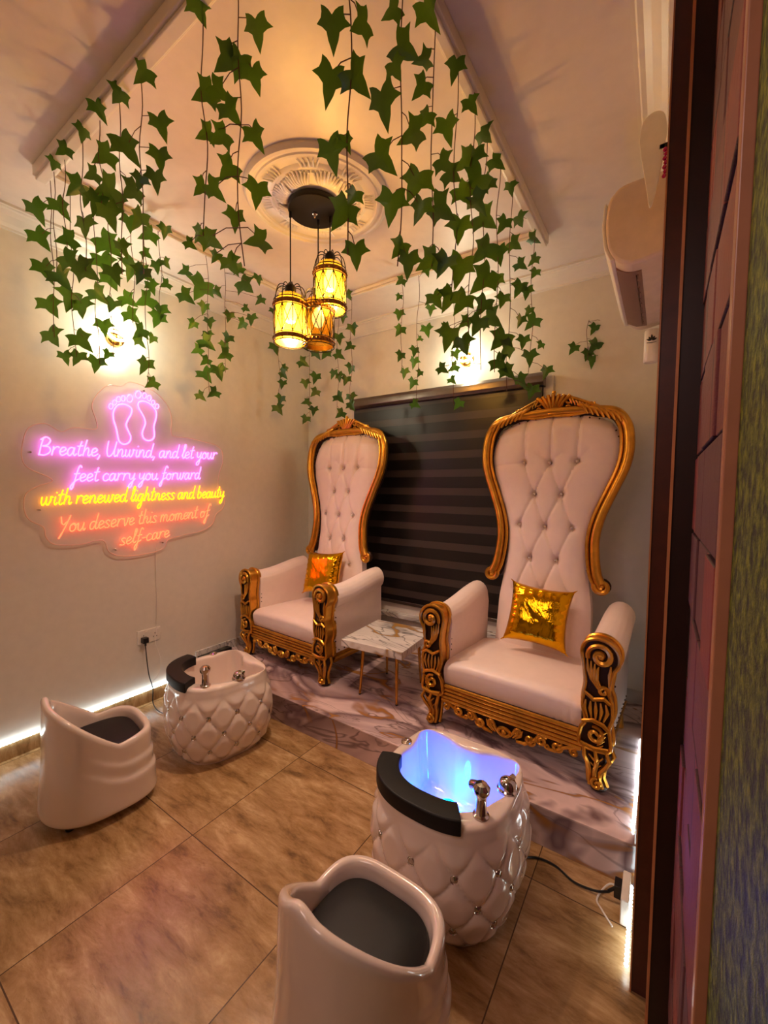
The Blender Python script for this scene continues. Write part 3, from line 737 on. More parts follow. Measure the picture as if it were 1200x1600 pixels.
th['label'] = 'tall gold framed throne chair nearest the doorway, back overlapping the window blind'; th['group'] = 'throne chairs on the platform'
t2 = copy_tree(th); t2.location = (-2.195, 2.0, .17)
t2['label'] = 'tall gold framed throne chair in the corner by the neon sign'

# foil cushions
def cushion(loc, rot, label, size=.165):
    cu = thing('foil_cushion', label, 'cushion', loc, 0, 'gold foil cushions'); cu.rotation_euler = rot
    def srf(sg_):
        def f(u, v):
            a, b = u*2-1, v*2-1; pin = 1-.10*(1-a*a)*abs(b)**3; pin2 = 1-.10*(1-b*b)*abs(a)**3
            th_ = .062*((1-a**4)*(1-b**4))**.55
            wr = .0015*sin(5*a+2*sin(3*b))*(1-a*a)*(1-b*b)+.005*(abs(a)**4)*sin(b*26)*(1-b**6)*(1-a**10)+.004*(abs(b)**4)*sin(a*22)*(1-a**6)*(1-b**10)
            return (a*size*pin2, sg_*(th_+wr*(1 if th_ > .004 else 0)), b*size*pin)
        return f
    m = MB(); m.grid(srf(-1), 56, 56); m.grid(srf(1), 56, 56, flip=True)
    m.build('cover', M['foil'], cu)
    m = MB()
    for a in (-1, 1):
        for b in (-1, 1): MB().tube([(a*size*.98, 0, b*size*.98), (a*size*1.07, 0, b*size*1.05)], lambda u: .005*(1-.8*u), 6).build('corner_tip', M['foil'], cu)
    return cu
cushion((-.545, 2.325, .765), (radians(-20), radians(4), radians(3)), 'shiny gold foil cushion on the chair nearest the doorway')
cushion((-2.165, 2.36, .80), (radians(-18), radians(-3), radians(6)), 'shiny gold foil cushion on the corner chair by the neon sign')

# ------------------------------------------------------------ side table
tb = thing('side_table', 'low white marble topped side table with brass legs between the chairs', 'side table', (-1.435, 2.185, .17), radians(4))
MB().box(-.215, .215, -.225, .225, .30, .345).build('table_top', M['marble2'], tb, smooth=False, bevel=.003)
for sx in (-1, 1):
    for sy in (-1, 1):
        x, y = sx*.13+.03, sy*.17-.01
        m = MB().tube([(x-sx*.012, y-sy*.02, .30), (x, y, .004)], lambda u: .0115-.004*u, 12, 0); m.lathe([(.001, 0), (.008, 0), (.008, .008), (.001, .01)], 10, (x, y, 0), 1)
        m.build('leg', [M['brass'], M['blackplastic']], tb)

# ------------------------------------------------------------ pedicure basins
def plan(th_, a, b, nf=2.3, nb=3.6):
    c_, s_ = cos(th_), sin(th_); n = nb if s_ > 0 else nf
    return (a*(1 if c_ >= 0 else -1)*abs(c_)**(2/n), b*(1 if s_ >= 0 else -1)*abs(s_)**(2/n))
NS, DZ, Z0 = 12, .090, .088
def basin_outer(th_, z, arc):
    sc = lerp_tab([(0, .80), (.05, .90), (.14, .99), (.22, 1.01), (.31, .98), (.37, .93), (.405, .91)], z)
    fd = sstep(.37, .31, z)*sstep(-.01, .03, z)
    a = arc*NS+(z-Z0)/(2*DZ); b = arc*NS-(z-Z0)/(2*DZ)
    h = min(1, 1.25*(abs(sin(pi*a))*abs(sin(pi*b)))**.36)
    r = sc*(1+fd*(.060*h-.032))
    x, y = plan(th_, .262, .262, 2.5, 3.4); return (x*r, y*r, z)
def arc_table(n=720):
    pts = [plan(2*pi*i/n, .262, .262, 2.5, 3.4) for i in range(n+1)]; L = [0]
    for p, q in zip(pts, pts[1:]): L.append(L[-1]+sqrt((p[0]-q[0])**2+(p[1]-q[1])**2))
    return [l/L[-1] for l in L]
AT = arc_table()
def th_of(arc):
    arc = arc % 1; lo, hi = 0, 720
    while hi-lo > 1:
        md_ = (lo+hi)//2
        if AT[md_] <= arc: lo = md_
        else: hi = md_
    return 2*pi*(lo+(arc-AT[lo])/max(1e-9, AT[hi]-AT[lo]))/720
OPEN = [(.205,.02),(.200,.10),(.205,.155),(.190,.190),(.14,.197),(.085,.188),(.045,.172),(0,.166),(-.045,.172),(-.085,.188),(-.14,.197),(-.190,.190),(-.205,.155),(-.195,.11),(-.188,.06),(-.195,.0),(-.185,-.07),(-.145,-.125),(-.08,-.160),(0,-.172),(.07,-.160),(.12,-.13),(.155,-.09),(.18,-.04)]
OP = [(p.x, p.y) for p in cr([(a, b, 0) for a, b in OPEN], 8, True)]
def make_spa():
    sp = thing('pedicure_basin', '-', 'pedicure basin')
    m = MB(); N = 300
    arcs = [th_of(i/N) for i in range(N)]
    m.grid(lambda u, v: basin_outer(arcs[int(round(u*N)) % N], .405*v, u), N, 84, closeu=True)
    # rim: outer edge to opening
    NO = len(OP)
    ang = sorted(range(NO), key=lambda i: atan2(OP[i][1], OP[i][0]) % (2*pi)); opl = [OP[i] for i in ang]; oa = [atan2(p[1], p[0]) % (2*pi) for p in opl]
    def open_at(a):
        a %= 2*pi
        for i in range(NO):
            j = (i+1) % NO; a0, a1 = oa[i], oa[j]+(2*pi if j == 0 else 0); aa = a+(2*pi if j == 0 and a < oa[0] else 0)
            if a0 <= aa <= a1: w_ = (aa-a0)/max(1e-9, a1-a0); return (opl[i][0]*(1-w_)+opl[j][0]*w_, opl[i][1]*(1-w_)+opl[j][1]*w_)
        return opl[0]
    def rim(u, v):
        i = int(round(u*N)) % N; ox, oy, _ = basin_outer(arcs[i], .405, u); ix, iy = open_at(atan2(oy, ox))
        q = [0, .06, .2, .8, .94, 1, 1.0, .97, .93, .88, .80, .6, .3, .02]; zz = [.405, .413, .418, .418, .413, .403, .38, .33, .27, .22, .205, .20, .198, .197]
        k_ = int(round(v*13)); 
        if k_ <= 5: t_ = q[k_]; return (ox+(ix-ox)*t_, oy+(iy-oy)*t_, zz[k_])
        s_ = q[k_]; return (ix*s_, iy*s_, zz[k_])
    m.grid(rim, N, 14, closeu=True); m.add([rim(i/N, 1) for i in range(N)], [tuple(range(N))])
    shell = m.build('tufted_shell', M['acrylic'], sp, angle=60)
    # black plinth disc under the shell
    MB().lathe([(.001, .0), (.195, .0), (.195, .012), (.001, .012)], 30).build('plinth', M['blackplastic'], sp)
    # crystals
    first = None
    for row in range(3):
        z = Z0+row*DZ
        for i in range(NS):
            arc = (i+(0 if row % 2 == 0 else .5))/NS
            p = Vector(basin_outer(th_of(arc), z, arc))
            if first is None:
                q = MB().lathe([(.001, .0075), (.006, .0065), (.0115, .003), (.0135, .005), (.015, .002), (.015, -.006)], 12)
                first = q.build('crystal_stud', M['crystal'], shell); o = first
            else: o = first.copy(); COL.objects.link(o); o.parent = shell
            nrm = Vector((p.x, p.y, .0)).normalized(); o.location = p+nrm*.003
            o.rotation_euler = nrm.to_track_quat('Z', 'Y').to_euler()
    # pad
    def pad(u, v):
        a = radians(194+u*(300-194)); ox, oy = plan(a, .255, .255, 2.5, 3.4); ox *= .985; oy *= .985; 
        c_ = [(0, .40), (0, .444), (.03, .451), (.5, .454), (.97, .451), (1, .444), (1, .40), (0, .40)]; k_ = int(round(v*7)); q, z = c_[k_]
        ix, iy = ox*.69, oy*.69
        return (ox+(ix-ox)*q, oy+(iy-oy)*q, z)
    m = MB(); m.grid(pad, 40, 8)
    for e_ in (0, 1): m.add([pad(e_, j/7) for j in range(7)], [tuple(range(7))])
    m.build('foot_pad', M['blackpad'], sp, bevel=.004)
    # faucet
    f = MB(); fx, fy = .170, -.130
    f.lathe([(.026, .416), (.026, .424), (.019, .429), (.017, .445), (.016, .475), (.019, .488), (.026, .498), (.027, .512), (.018, .524), (.001, .527)], 24, (fx, fy, 0))
    f.tube([(fx, fy, .505), (fx-.022, fy+.012, .504), (fx-.040, fy+.02, .494)], .014, 12)
    f.build('faucet', M['chrome'], sp)
    f = MB().lathe([(.036, .416), (.036, .423), (.031, .428), (.030, .44), (.024, .452), (.013, .458), (.001, .459)], 28, (.203, .035, 0)); f.tube([(.203, .035, .447), (.203+.012, .035+.030, .452)], .009, 8)
    f.build('diverter_knob', M['chrome'], sp)
    MB().lathe([(.022, .416), (.022, .422), (.012, .426), (.008, .422), (.001, .421)], 24, (-.222, .065, 0)).build('overflow_cap', M['chrome'], sp)
    return sp
sp = make_spa()
sp.location = (-.61, 1.345, 0); sp['label'] = 'white tufted pedicure basin glowing blue inside, in front of the nearer throne chair'; sp['group'] = 'pedicure basins'
MB().lathe([(.001, .204), (.034, .204), (.038, .200)], 24, (-.05, .10, 0)).build('basin_lamp', M['cyan'], sp)
s2 = copy_tree(sp)
for c_ in list(s2.children):
    if c_.name.startswith('basin_lamp'): bpy.data.objects.remove(c_)
s2.location = (-2.075, 1.378, 0); s2.rotation_euler = (0, 0, radians(-12)); s2['label'] = 'white tufted pedicure basin, unlit, standing near the wall socket'

# ------------------------------------------------------------ pedicure stools
def make_stool():
    st = thing('pedicure_stool', '-', 'stool')
    N = 160
    SP = (.200, .206, 2.15, 3.4)
    def zr(th_):
        x, y = plan(th_, *SP); q = max(0, min(1.05, (.05-y)/.24))
        rise = .190*q**1.05+.022*exp(-((x+.03)/.05)**2)*sstep(-.12, -.19, y)
        return .305+rise+.012*sstep(.02, .16, y)
    def outer(u, v):
        th_ = 2*pi*u; z1 = zr(th_); z = .035+(z1-.035)*v; x, y = plan(th_, *SP)
        sc = 1.07-.10*sstep(0, .34, z)-.03*sstep(.3, .55, z)
        if v < .06: sc -= .05*(1-v/.06)**2
        # flowing creases on the sides
        k_ = sstep(-.13, .10, y)
        for zc_, am, wd in ((.215-.05*k_, .016, .016), (.285-.055*k_, .012, .014)):
            dz = z-(zc_+.06*sstep(.05, -.18, y)); sc += am*3.2*k_*(1/(1+exp(dz/.0045))-.5)*exp(-(dz/.05)**2)
        return (x*sc, y*sc, z)
    def top(u, v):
        th_ = 2*pi*u; x0, y0, z1 = outer(u, 1); 
        q = [(1, 0), (.985, .010), (.955, .016), (.90, .016), (.865, .010), (.845, -.005), (.83, -.03)]
        k_ = int(round(v*8))
        if k_ < 7: s_, dz = q[k_]; return (x0*s_, y0*s_, z1+dz)
        if k_ == 7: return (x0*.82, y0*.82, .28)
        return (x0*.80, y0*.80, .262)
    m = MB(); m.grid(outer, N, 46, closeu=True); m.grid(top, N, 9, closeu=True)
    m.add([top(i/N, 1) for i in range(N)], [tuple(range(N))]); m.add([outer(i/N, 0) for i in range(N)], [tuple(range(N))])
    m.build('shell', M['acrylic'], st, angle=70)
    m = MB()
    def cu(u, v):
        x, y = plan(2*pi*u, .162, .168, 2.3, 3.4); q = [(1, .262), (1.0, .283), (.97, .296), (.9, .302), (.5, .306), (.02, .307)]; s_, z = q[int(round(v*5))]; return (x*s_*.97, y*s_*.97, z)
    m.grid(cu, 80, 6, closeu=True); m.add([cu(i/80, 1) for i in range(80)], [tuple(range(80))]); m.build('seat_pad', M['blackpad'], st)
    for x in (-.12, .12):
        for y in (-.13, .15):
            w_ = MB().lathe([(.001, -.011), (.017, -.011), (.02, -.007), (.02, .007), (.017, .011), (.001, .011)], 16, (x, y, .02), axis='x'); w_.box(x-.013, x+.013, y-.01, y+.01, .025, .045)
            w_.build('caster', M['blackplastic'], st)
    return st
st = make_stool(); st.location = (-.597, .785, 0); st['label'] = 'white pedicure stool with black seat pad, nearest the camera'; st['group'] = 'pedicure stools'
s3 = copy_tree(st); s3.location = (-2.115, .785, 0); s3.rotation_euler = (0, 0, radians(-8)); s3['label'] = 'white pedicure stool with dark seat pad beside the lit left wall skirting'

# ------------------------------------------------------------ zebra blind
bl = thing('zebra_blind', 'dark striped zebra roller blind covering the window on the back wall', 'window blind', (0, 0, 0))
def cloth(u, v): return (-2.24+1.56*u, 2.835, .53+1.6*v)
MB().box(-2.24, -.68, 2.832, 2.836, .53, 2.13).build('blind_cloth', M['blind'], bl, smooth=False)
m = MB(); pr = [(2.86, 2.13), (2.80, 2.13), (2.785, 2.15), (2.785, 2.19), (2.80, 2.215), (2.86, 2.22)]
m.prism(pr, lambda a, b, d: (d, a, b), -2.26, -.665); m.build('cassette', M['alu'], bl, bevel=.003)
MB().box(-2.24, -.68, 2.824, 2.842, .515, .54).build('bottom_rail', M['alu'], bl, bevel=.003)

# ------------------------------------------------------------ air conditioner
ac = thing('air_conditioner', 'white split air conditioner mounted high on the right wall', 'air conditioner', (XR, 1.80, 2.30))
prof = [(0, 0), (-.10, -.012), (-.155, .015), (-.185, .07), (-.195, .15), (-.190, .225), (-.17, .262), (-.13, .282), (0, .285)]
pp = [(p.x, p.y) for p in cr([(a, b, 0) for a, b in prof], 5)]
MB().prism(pp, lambda a, b, d: (a, d, b), 0, .76).build('casing', M['acshell'], ac, bevel=.012)
MB().prism([(-.176,.02),(-.197,.07),(-.207,.15),(-.202,.225),(-.195,.24),(-.190,.225),(-.195,.15),(-.185,.07),(-.16,.02)], lambda a, b, d: (a, d, b), .005, .755).build('front_panel', M['whiteplastic'], ac, bevel=.004)
MB().prism([(-.075,-.015),(-.12,-.013),(-.160,.009),(-.160,.022),(-.075,-.002)], lambda a, b, d: (a, d, b), .07, .69).build('louver', M['acdark'], ac)
m = MB()
for i in range(10): m.box(-.094, -.086, .10+i*.058, .135+i*.058, -.0165, -.010)
m.box(-.094, -.091, .10, .66, -.0165, -.010)
m.build('outlet_grille', M['acdark'], ac)
gp = plain('grey_print', srgb(150, 120, 110), .5)
for a, b, c_, d in ((-.06, -.03, .18, .24), (-.065, -.025, .34, .50), (-.055, -.03, .56, .62)): MB().tube([(a, c_, -.006), (b, c_, -.003), (b, d, -.003), (a, d, -.006)], .0012, 5, closed=True).build('embossed_mark', gp, ac)
# teardrop panel, bracket and beads above the unit
hp = thing('teardrop_panel', 'pale teardrop shaped blade on black bracket above the air conditioner', 'fan blade', (-.075, 1.70, 2.42))
ptsb = [(-.0,.30),(.028,.285),(.038,.24),(.036,.19),(.028,.12),(.014,.04),(.004,-.0),(-.004,.0),(-.012,.05),(-.024,.12),(-.034,.18),(-.038,.23),(-.03,.28)]
MB().prism([(p.x, p.y) for p in cr([(a, b, 0) for a, b in ptsb], 4, True)], lambda a, b, d: (a, d, b), 0, .012).build('blade', M['whiteplastic'], hp, bevel=.003)
MB().box(.02, .09, .0, .02, .17, .185).build('bracket', M['blackmetal'], hp)
bd = MB()
for i in range(7): bd.ball((.036+.003*(i % 2), -.006, .16-.014*i), .007, 8)
tag(bd.build('bead_string', plain('magenta_beads', srgb(170, 30, 90), .15, .4), loc=(-.075, 1.70, 2.42)), 'short string of shiny magenta beads hanging beside the pale blade', 'beads')
# scent diffuser
sd = thing('air_freshener', 'cream wall canister with black lotus mark below the air conditioner', 'air freshener', (-.078, 2.50, 2.10))
MB().lathe([(.001, 0), (.030, 0), (.034, .006), (.034, .150), (.030, .158), (.001, .158)], 28).build('canister', M['whiteplastic'], sd)
m = MB()
for a, L in ((0, .030), (.55, .024), (-.55, .024), (1.1, .024), (-1.1, .024)):
    P = [(L*u*sin(a)*1.0, -.0355+abs(L*u*sin(a))**1.5*1.1, .098+L*u*cos(a)*1.0) for u in (.15, .4, .7, 1)]
    m.tube(P, lambda u: .0015+.0035*sin(pi*u), 6)
m.tube([(-.02, -.029, .092), (0, -.0355, .088), (.02, -.029, .092)], .0015, 5)
m.build('lotus_mark', M['blackplastic'], sd)
MB().box(-.015, .030, -.01, .01, .04, .09).build('wall_bracket', M['whiteplastic'], sd)

# ------------------------------------------------------------ sockets, cables, LED strips
so = thing('wall_socket', 'white double wall socket with black plug low on the left wall', 'wall socket', (XL, 1.37, .455))
MB().box(0, .009, -.075, .075, -.045, .045).build('faceplate', M['whiteplastic'], so, smooth=False, bevel=.003)
m = MB()
for cy in (-.037, .037):
    for (a, b) in ((0, .016), (-.011, -.006), (.011, -.006)): MB().box(.0088, .0095, cy+a-.002, cy+a+.002, b-.004-.008, b+.004-.008).build('pin_hole', M['blackplastic'], so, smooth=False)
    MB().box(.009, .012, cy-.006+.02, cy+.006+.02, .018, .034).build('switch', M['whiteplastic'], so, smooth=False)
def cable(name, pts, r, mat, label, cat='cable'):
    return tag(MB().tube(cr(pts, 8), r, 7).build(name, mat), label, cat)
pg = MB().box(XL+.0095, XL+.045, 1.315, 1.350, .42, .455); pg.tube([(XL+.03, 1.333, .43), (XL+.032, 1.333, .40)], .007, 8)
P_ = cr([(XL+.032, 1.333, .40), (XL+.04, 1.336, .30), (XL+.045, 1.345, .20), (XL+.06, 1.36, .11), (XL+.10, 1.34, .03), (XL+.20, 1.33, .008), (XL+.32, 1.36, .006), (-2.36, 1.40, .006)], 8)
pg.tube(P_, .0035, 7); tag(pg.build('power_cable', M['blackplastic'], bevel=.002), 'black plug and cable running from the wall socket to the unlit basin', 'cable')
cable('sign_cable', [(XL+.022, 1.42, 1.07), (XL+.006, 1.423, .95), (XL+.006, 1.425, .7), (XL+.006, 1.42, .52), (XL+.02, 1.408, .455), (XL+.03, 1.40, .40), (XL+.03, 1.43, .28), (XL+.025, 1.42, .18), (XL+.025, 1.36, .13)], .0018, M['whiteplastic'], 'thin pale cable dropping from the neon sign past the socket')
def ledstrip(name, a, b, label, step=.014):
    a = Vector(a); b = Vector(b); L = (b-a).length; n = int(L/step)
    t_ = thing(name, label, 'light strip')
    MB().tube([a, b], .0035, 8).build('strip_sleeve', M['clear'], t_)
    N_ = n*4
    MB().tube([a+(b-a)*(i/N_) for i in range(N_+1)], [.0022+.0045*(.5-.5*cos(i*pi/2)) for i in range(N_+1)], 6).build('diode_row', M['led'], t_)
ledstrip('led_strip', (XL+.018, YF+.02, .093), (XL+.018, 1.60, .093), 'white LED light strip along the top of the left wall skirting')
ledstrip('led_strip', (XR-.02, 1.76, .178), (XR-.02, 2.45, .178), 'white LED light strip on the platform along the right wall')
ledstrip('led_strip', (XR-.012, 1.37, .03), (XR-.014, 1.66, .045), 'white LED light strip on the floor beside the doorway jamb')
ps = thing('power_strip', 'black multi-socket power strip lying on the platform behind the unlit basin', 'power strip', (XL+.05, 1.83, .17), radians(2))
MB().box(-.03, .03, -.13, .13, 0, .035).build('body', M['blackplastic'], ps, smooth=False, bevel=.006)
gf = plain('grey_socket_face', srgb(70, 74, 70), .4)
for i in range(3): MB().box(-.02, .02, -.10+.07*i, -.055+.07*i, .0345, .037).build('socket_face', gf, ps, smooth=False)
ex = thing('extension_socket', 'white extension socket standing on the floor against the doorway jamb', 'extension socket', (-.048, 1.55, 0))
MB().box(-.018, .006, -.03, .10, .01, .10).build('body', M['whiteplastic'], ex, smooth=False, bevel=.004)
MB().box(-.042, -.018, .04, .085, .03, .075).tube([(-.04, .06, .05), (-.06, .055, .03)], .006, 8).build('black_plug', M['blackplastic'], ex, bevel=.003)
q0 = Vector((-.105, 1.605, .03))
cable('power_cable', [q0, (-.15, 1.60, .012), (-.22, 1.60, .006), (-.29, 1.63, .006), (-.36, 1.625, .006), (-.42, 1.58, .006)], .0042, M['blackplastic'], 'black cable on the floor from the extension socket to the blue lit basin')
cable('led_cable', [(-.085, 1.50, .008), (-.12, 1.54, .01), (-.14, 1.58, .006), (-.11, 1.66, .01), (-.07, 1.67, .01), (-.045, 1.68, .03)], .003, M['whiteplastic'], 'white looped cable on the floor beside the extension socket')
br_ = MB().box(0, .02, -.012, .012, 0, .045).box(.02, .045, -.006, .006, .018, .026)
tag(br_.build('wall_hook', M['blackmetal'], loc=(XL, .62, 2.44), bevel=.002), 'small black metal hook high on the left wall by the doorway', 'hook')

# ------------------------------------------------------------ ivy
LEAF = [(0,.15),(.12,.26),(.26,.33),(.42,.36),(.41,.20),(.46,.06),(.66,-.10),(.43,-.15),(.25,-.25),(.20,-.44),(.09,-.66),(0,-.86),(-.09,-.66),(-.20,-.44),(-.25,-.25),(-.43,-.15),(-.66,-.10),(-.46,.06),(-.41,.20),(-.42,.36),(-.26,.33),(-.12,.26)]
def add_leaf(m, pos, nrm, upv, s, bend):
    n_ = nrm.normalized(); u_ = (upv-n_*upv.dot(n_)); u_ = u_.normalized() if u_.length > 1e-4 else n_.orthogonal().normalized(); r_ = u_.cross(n_)
    def P(a, b):
        off_ = bend*(a*a*.8-.25*max(0, -b)**2)+.12*abs(a)*.5; return pos+(r_*a+u_*(b+.25)-n_*off_)*s
    c_ = [P(0, -.1), P(0, -.45)]
    n2 = len(LEAF); vs = [P(a, b) for a, b in LEAF]; k_ = n2
    mid = [P(a*.5, b*.5-.05) for a, b in LEAF]
    vs += mid; vs.append(P(0, -.12))
    fs = [(i, (i+1) % n2, n2+(i+1) % n2, n2+i) for i in range(n2)]+[(n2+i, n2+(i+1) % n2, 2*n2) for i in range(n2)]
    m.add(vs, fs)
def vine(label, plane, ref, leaves, top=None, bottom=None, group='ivy strands hanging from the ceiling moulding'):
    """plane: ('x'|'y', value) of the moulding the strand hangs from; ref: where the strand passes; leaves: (px, py, size)"""
    f_ = on_x if plane[0] == 'x' else on_y
    p = f_(ref[0], ref[1], plane[1]); X, Y = p.x, p.y; dist = (Vector((X, Y, 0))-Vector((0, 0, 0))).dot(Vector((fwd.x, fwd.y, 0)).normalized())
    hf = Vector((fwd.x, fwd.y, 0)).normalized(); pos = []
    for (a, b, s_) in leaves:
        v = ray(a, b); tt = dist/v.dot(hf)
        if v.z > 0: tt = min(tt, (ZC-.045-s_/FPX*tt*.5-CAM.z)/v.z)
        q = CAM+v*tt; dpt = (q-CAM).dot(fwd); pos.append((q, s_/FPX*dpt))
    zt = ZC-.02 if top is None else top; zb = min(q.z for q, _ in pos)-.0 if bottom is None else bottom
    tn = thing('ivy_vine', label, 'artificial ivy', (X, Y, zt), 0, group); o3 = Vector((X, Y, zt))
    m = MB(); pts = []; n = max(4, int((zt-zb)/.12))
    for i in range(n+1): pts.append(Vector((.007*sin(i*1.7+X*9), .007*cos(i*2.3+Y*7), -(zt-zb)*i/n)))
    sp_ = cr(pts, 4); m.tube(sp_, .0016, 5)
    for q, s_ in pos:
        l_ = q-o3; z = min(-.01, l_.z+s_*.35+.02); k_ = min(range(len(sp_)), key=lambda i: abs(sp_[i].z-z)); a = sp_[k_]; b = l_+Vector((0, 0, s_*.22))
        m.tube([a, (a+b)/2+Vector((0, 0, .010)), b], .0012, 5)
    m.build('stem', M['stem'], tn)
    m = MB()
    for q, s_ in pos:
        tocam = (CAM-q).normalized(); j = Vector((random.uniform(-.55, .55), random.uniform(-.55, .55), random.uniform(-.35, .45)))
        th_ = random.uniform(-1.1, 1.1); side = tocam.cross(Vector((0, 0, 1))).normalized(); upv = Vector((0, 0, 1))*cos(th_)+side*sin(th_)
        add_leaf(m, q-o3, tocam+j, upv, s_*.80, random.uniform(.1, .7))
    m.build('foliage', M['leaf'], tn, angle=80, fix=False)
c1 = lambda L: [(x/2, y/2, s/2) for x, y, s in L]
c2 = lambda L: [(480+x/2, y/2, s/2) for x, y, s in L]
N_, L_, F_, R_p = ('y', .715), ('x', -2.27), ('y', 2.35), ('x', -.60)
near = 'ivy strand from near ceiling moulding, '
vine(near+'its top leaf at the edge of the pink glow', N_, (219, 150), c1([(443,235,80),(505,400,80),(500,500,75),(488,568,75),(403,470,105),(437,570,60),(430,690,80),(440,860,70)]))
vine(near+'just left of the strand at the pink glow', N_, (187, 200), c1([(368,300,75),(408,600,85),(345,680,90),(385,780,60),(360,860,70)]))
vine(near+'with an upturned dark leaf cluster mid-way', N_, (156, 220), c1([(313,350,70),(320,490,85),(285,548,60),(330,600,110),(300,640,80)]))
vine(near+'thin strand above the left wall lamp', N_, (127, 220), c1([(258,420,60),(268,620,60),(265,710,80),(275,850,90)]))
vine(near+'with three leaves close to the moulding end', N_, (99, 250), c1([(195,470,55),(235,590,80),(195,655,75),(205,750,70),(225,820,80)]))
vine(near+'outermost on the left with a leaf pointing left', N_, (83, 270), c1([(168,515,50),(118,665,80),(130,750,75),(145,850,80),(195,875,80)]))
lf = 'ivy strand from left ceiling moulding, '
lower = [(313,925,70),(160,960,80),(218,940,90),(255,965,80),(350,955,60),(405,940,60),(450,940,70),(475,900,50),(515,890,40),(500,975,60),(490,1000,60),(165,1055,80),(260,1070,80),(325,1025,60),(205,1120,50),(240,1120,60),(300,1140,60),(335,1110,40),(435,1040,60),(440,1070,50),(450,1145,65),(475,1060,40),(472,1200,50),(415,990,60),(345,770,90),(330,830,80),(383,780,55),(350,880,70),(410,845,80),(455,860,60),(490,835,50),(520,825,40),(458,735,65),(515,725,50),(460,795,40),(405,700,60)]
refs = [165, 225, 300, 345, 415, 455, 500]
names = ['leftmost, ending beside the left wall lamp', 'with a leaf hanging low left of the wall lamp', 'crossing the left side of the wall lamp', 'crossing the wall lamp ring', 'right of the wall lamp ring', 'longest, its tip touching the neon sign top', 'short strand right of the longest one']
bk = {r: [] for r in refs}
for l in lower: bk[min(refs, key=lambda r: abs(r-l[0]))].append(l)
for r, nm in zip(refs, names): vine(lf+nm, L_, (r/2, 420), c1(bk[r]))
vine(near+'left of the pair in front of the medallion', N_, (319, 200), c1([(625,38,85),(635,295,90),(640,420,70),(625,590,65),(622,735,60),(597,765,45)]))
vine(near+'big leaved, passing the left rim of the medallion', N_, (374, 200), c1([(805,105,95),(705,195,105),(745,210,90),(798,250,85),(690,290,80),(725,355,85),(685,430,85),(803,435,85),(710,535,90),(675,600,80),(803,608,90),(735,690,75),(800,755,90),(665,755,80),(725,830,75),(672,805,45)]))
vine(lf+'with small leaves clustered left of the lanterns', L_, (325, 520), c1([(575,850,45),(625,905,90),(585,930,60),(637,965,45),(600,1015,40),(655,1010,40),(650,1075,60),(615,1095,45),(640,1130,40),(645,1175,60),(630,1240,40),(650,1050,40),(665,1230,45)]))
vine(lf+'branching outward left of the lanterns', L_, (352, 500), c1([(745,845,45),(770,895,75),(808,875,40),(680,915,40),(810,940,40),(770,965,30),(715,990,40),(785,1000,45),(755,1015,45),(710,1060,45),(700,1085,40),(700,1110,50),(685,1165,60)]))
vine(near+'in front of the right half of the medallion', N_, (545, 200), c1([(1040,100,110),(1125,80,100),(1030,270,120),(1120,255,115),(1038,490,110),(1085,450,60),(1100,620,70),(1065,675,110),(1112,800,90)]))
rg = 'ivy strand from right ceiling moulding, '
vine(rg+'nearest, with big leaves right of the medallion', R_p, (627, 200), c2([(262,40,75),(310,160,110),(278,220,80),(240,340,125),(322,425,105),(240,505,115),(335,580,120),(350,660,90),(262,650,110),(285,780,75),(315,830,90)]))
vine(rg+'its top leaf at the upper end of the moulding', R_p, (677, 150), c2([(385,50,110),(358,190,70),(352,280,75),(365,375,70),(430,515,80),(425,660,110),(425,830,90),(375,820,90)]))
vine(rg+'third along, with a drooping broad leaf', R_p, (712, 250), c2([(460,220,75),(440,410,90),(455,550,80),(475,720,90),(475,850,110),(405,940,70),(440,940,85)]))
vine(rg+'with dense leaves around its middle', R_p, (738, 270), c2([(515,330,65),(520,500,80),(488,510,85),(520,580,105),(490,610,80),(535,640,90),(480,950,85),(440,1060,90),(490,1080,80)]))
vine(rg+'passing left of the back wall lamp', R_p, (757, 300), c2([(557,425,75),(562,580,60),(560,690,95),(545,790,100),(545,880,105),(545,960,75),(530,1020,75),(490,1010,50),(430,1035,50),(425,1155,45)]))
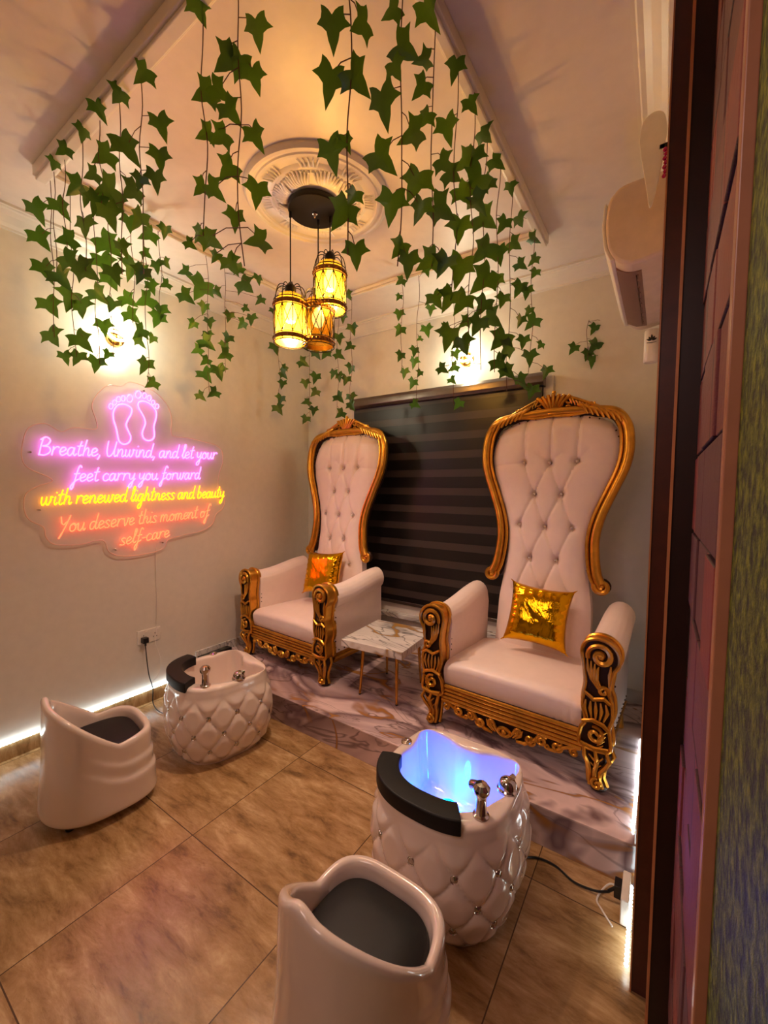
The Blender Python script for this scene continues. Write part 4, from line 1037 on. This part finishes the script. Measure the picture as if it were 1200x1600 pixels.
vine(rg+'with its tip near the blind cassette', R_p, (779, 320), c2([(595,510,65),(610,705,60),(590,880,65),(600,800,65),(610,940,55),(580,1000,85),(600,1065,90),(620,1100,80),(605,1140,70),(630,1165,60)]))
vine(rg+'slim strand beside the moulding end', R_p, (799, 340), c2([(637,590,50),(650,765,60),(670,830,50),(660,905,60),(685,915,50),(665,1005,45),(675,1070,50),(695,1120,60),(670,1195,60),(700,1225,55)]))
vine(rg+'farthest, ending above the nearer throne chair', R_p, (833, 400), c2([(665,690,60),(710,750,50),(705,815,45),(710,855,40),(690,975,40),(700,1010,60),(728,1080,35),(745,1165,50)]))
fg = 'small-leaved ivy strand from far ceiling moulding, '
vine(fg+'left of the pair beside the blind', F_, (628, 500), c2([(290,880,40),(285,930,28),(287,985,40),(287,1035,45),(290,1115,40),(303,1168,40)]))
vine(fg+'with its tip over the blind cassette', F_, (653, 500), c2([(375,850,35),(385,970,42),(375,1035,45),(350,1060,25),(335,1100,40),(333,1135,42),(350,1168,30),(328,1200,42),(340,1265,38)]))
vine(fg+'below the back wall lamp', F_, (708, 560), c2([(465,1110,40),(455,1150,42),(455,1190,35),(470,1265,42)]))
vine(fg+'rightmost above the corner throne chair', F_, (549, 520), c1([(1090,925,35),(1072,995,35),(1103,1030,42),(1090,1085,40),(1095,1155,42),(1098,1245,42),(1100,1270,40)]))
vine(fg+'second from right above the corner throne chair', F_, (528, 560), c1([(1060,1060,42),(1062,1112,42),(1040,1170,38),(1060,1180,38),(1080,1190,38),(1062,1245,45),(1062,1295,40)]))
vine(fg+'directly below the lanterns', F_, (484, 560), c1([(955,1085,32),(990,1108,42),(1015,1108,42),(950,1135,42),(985,1183,42),(955,1200,36),(982,1228,38),(955,1257,36),(980,1285,36),(953,1312,36)]))
vine(fg+'leftmost, by the room corner', F_, (436, 560), c1([(862,1090,46),(855,975,30),(885,1150,30),(887,1172,40),(882,1202,35),(876,1250,40),(872,1280,45)]))
vine('short ivy sprig fixed on the back wall beside the air conditioner', ('y', YB-.04), (918, 530), c2([(935,1015,48),(895,1030,40),(830,1092,42),(895,1085,52),(920,1100,40),(890,1130,52),(875,1110,42)]), top=2.50, group='wall ivy')
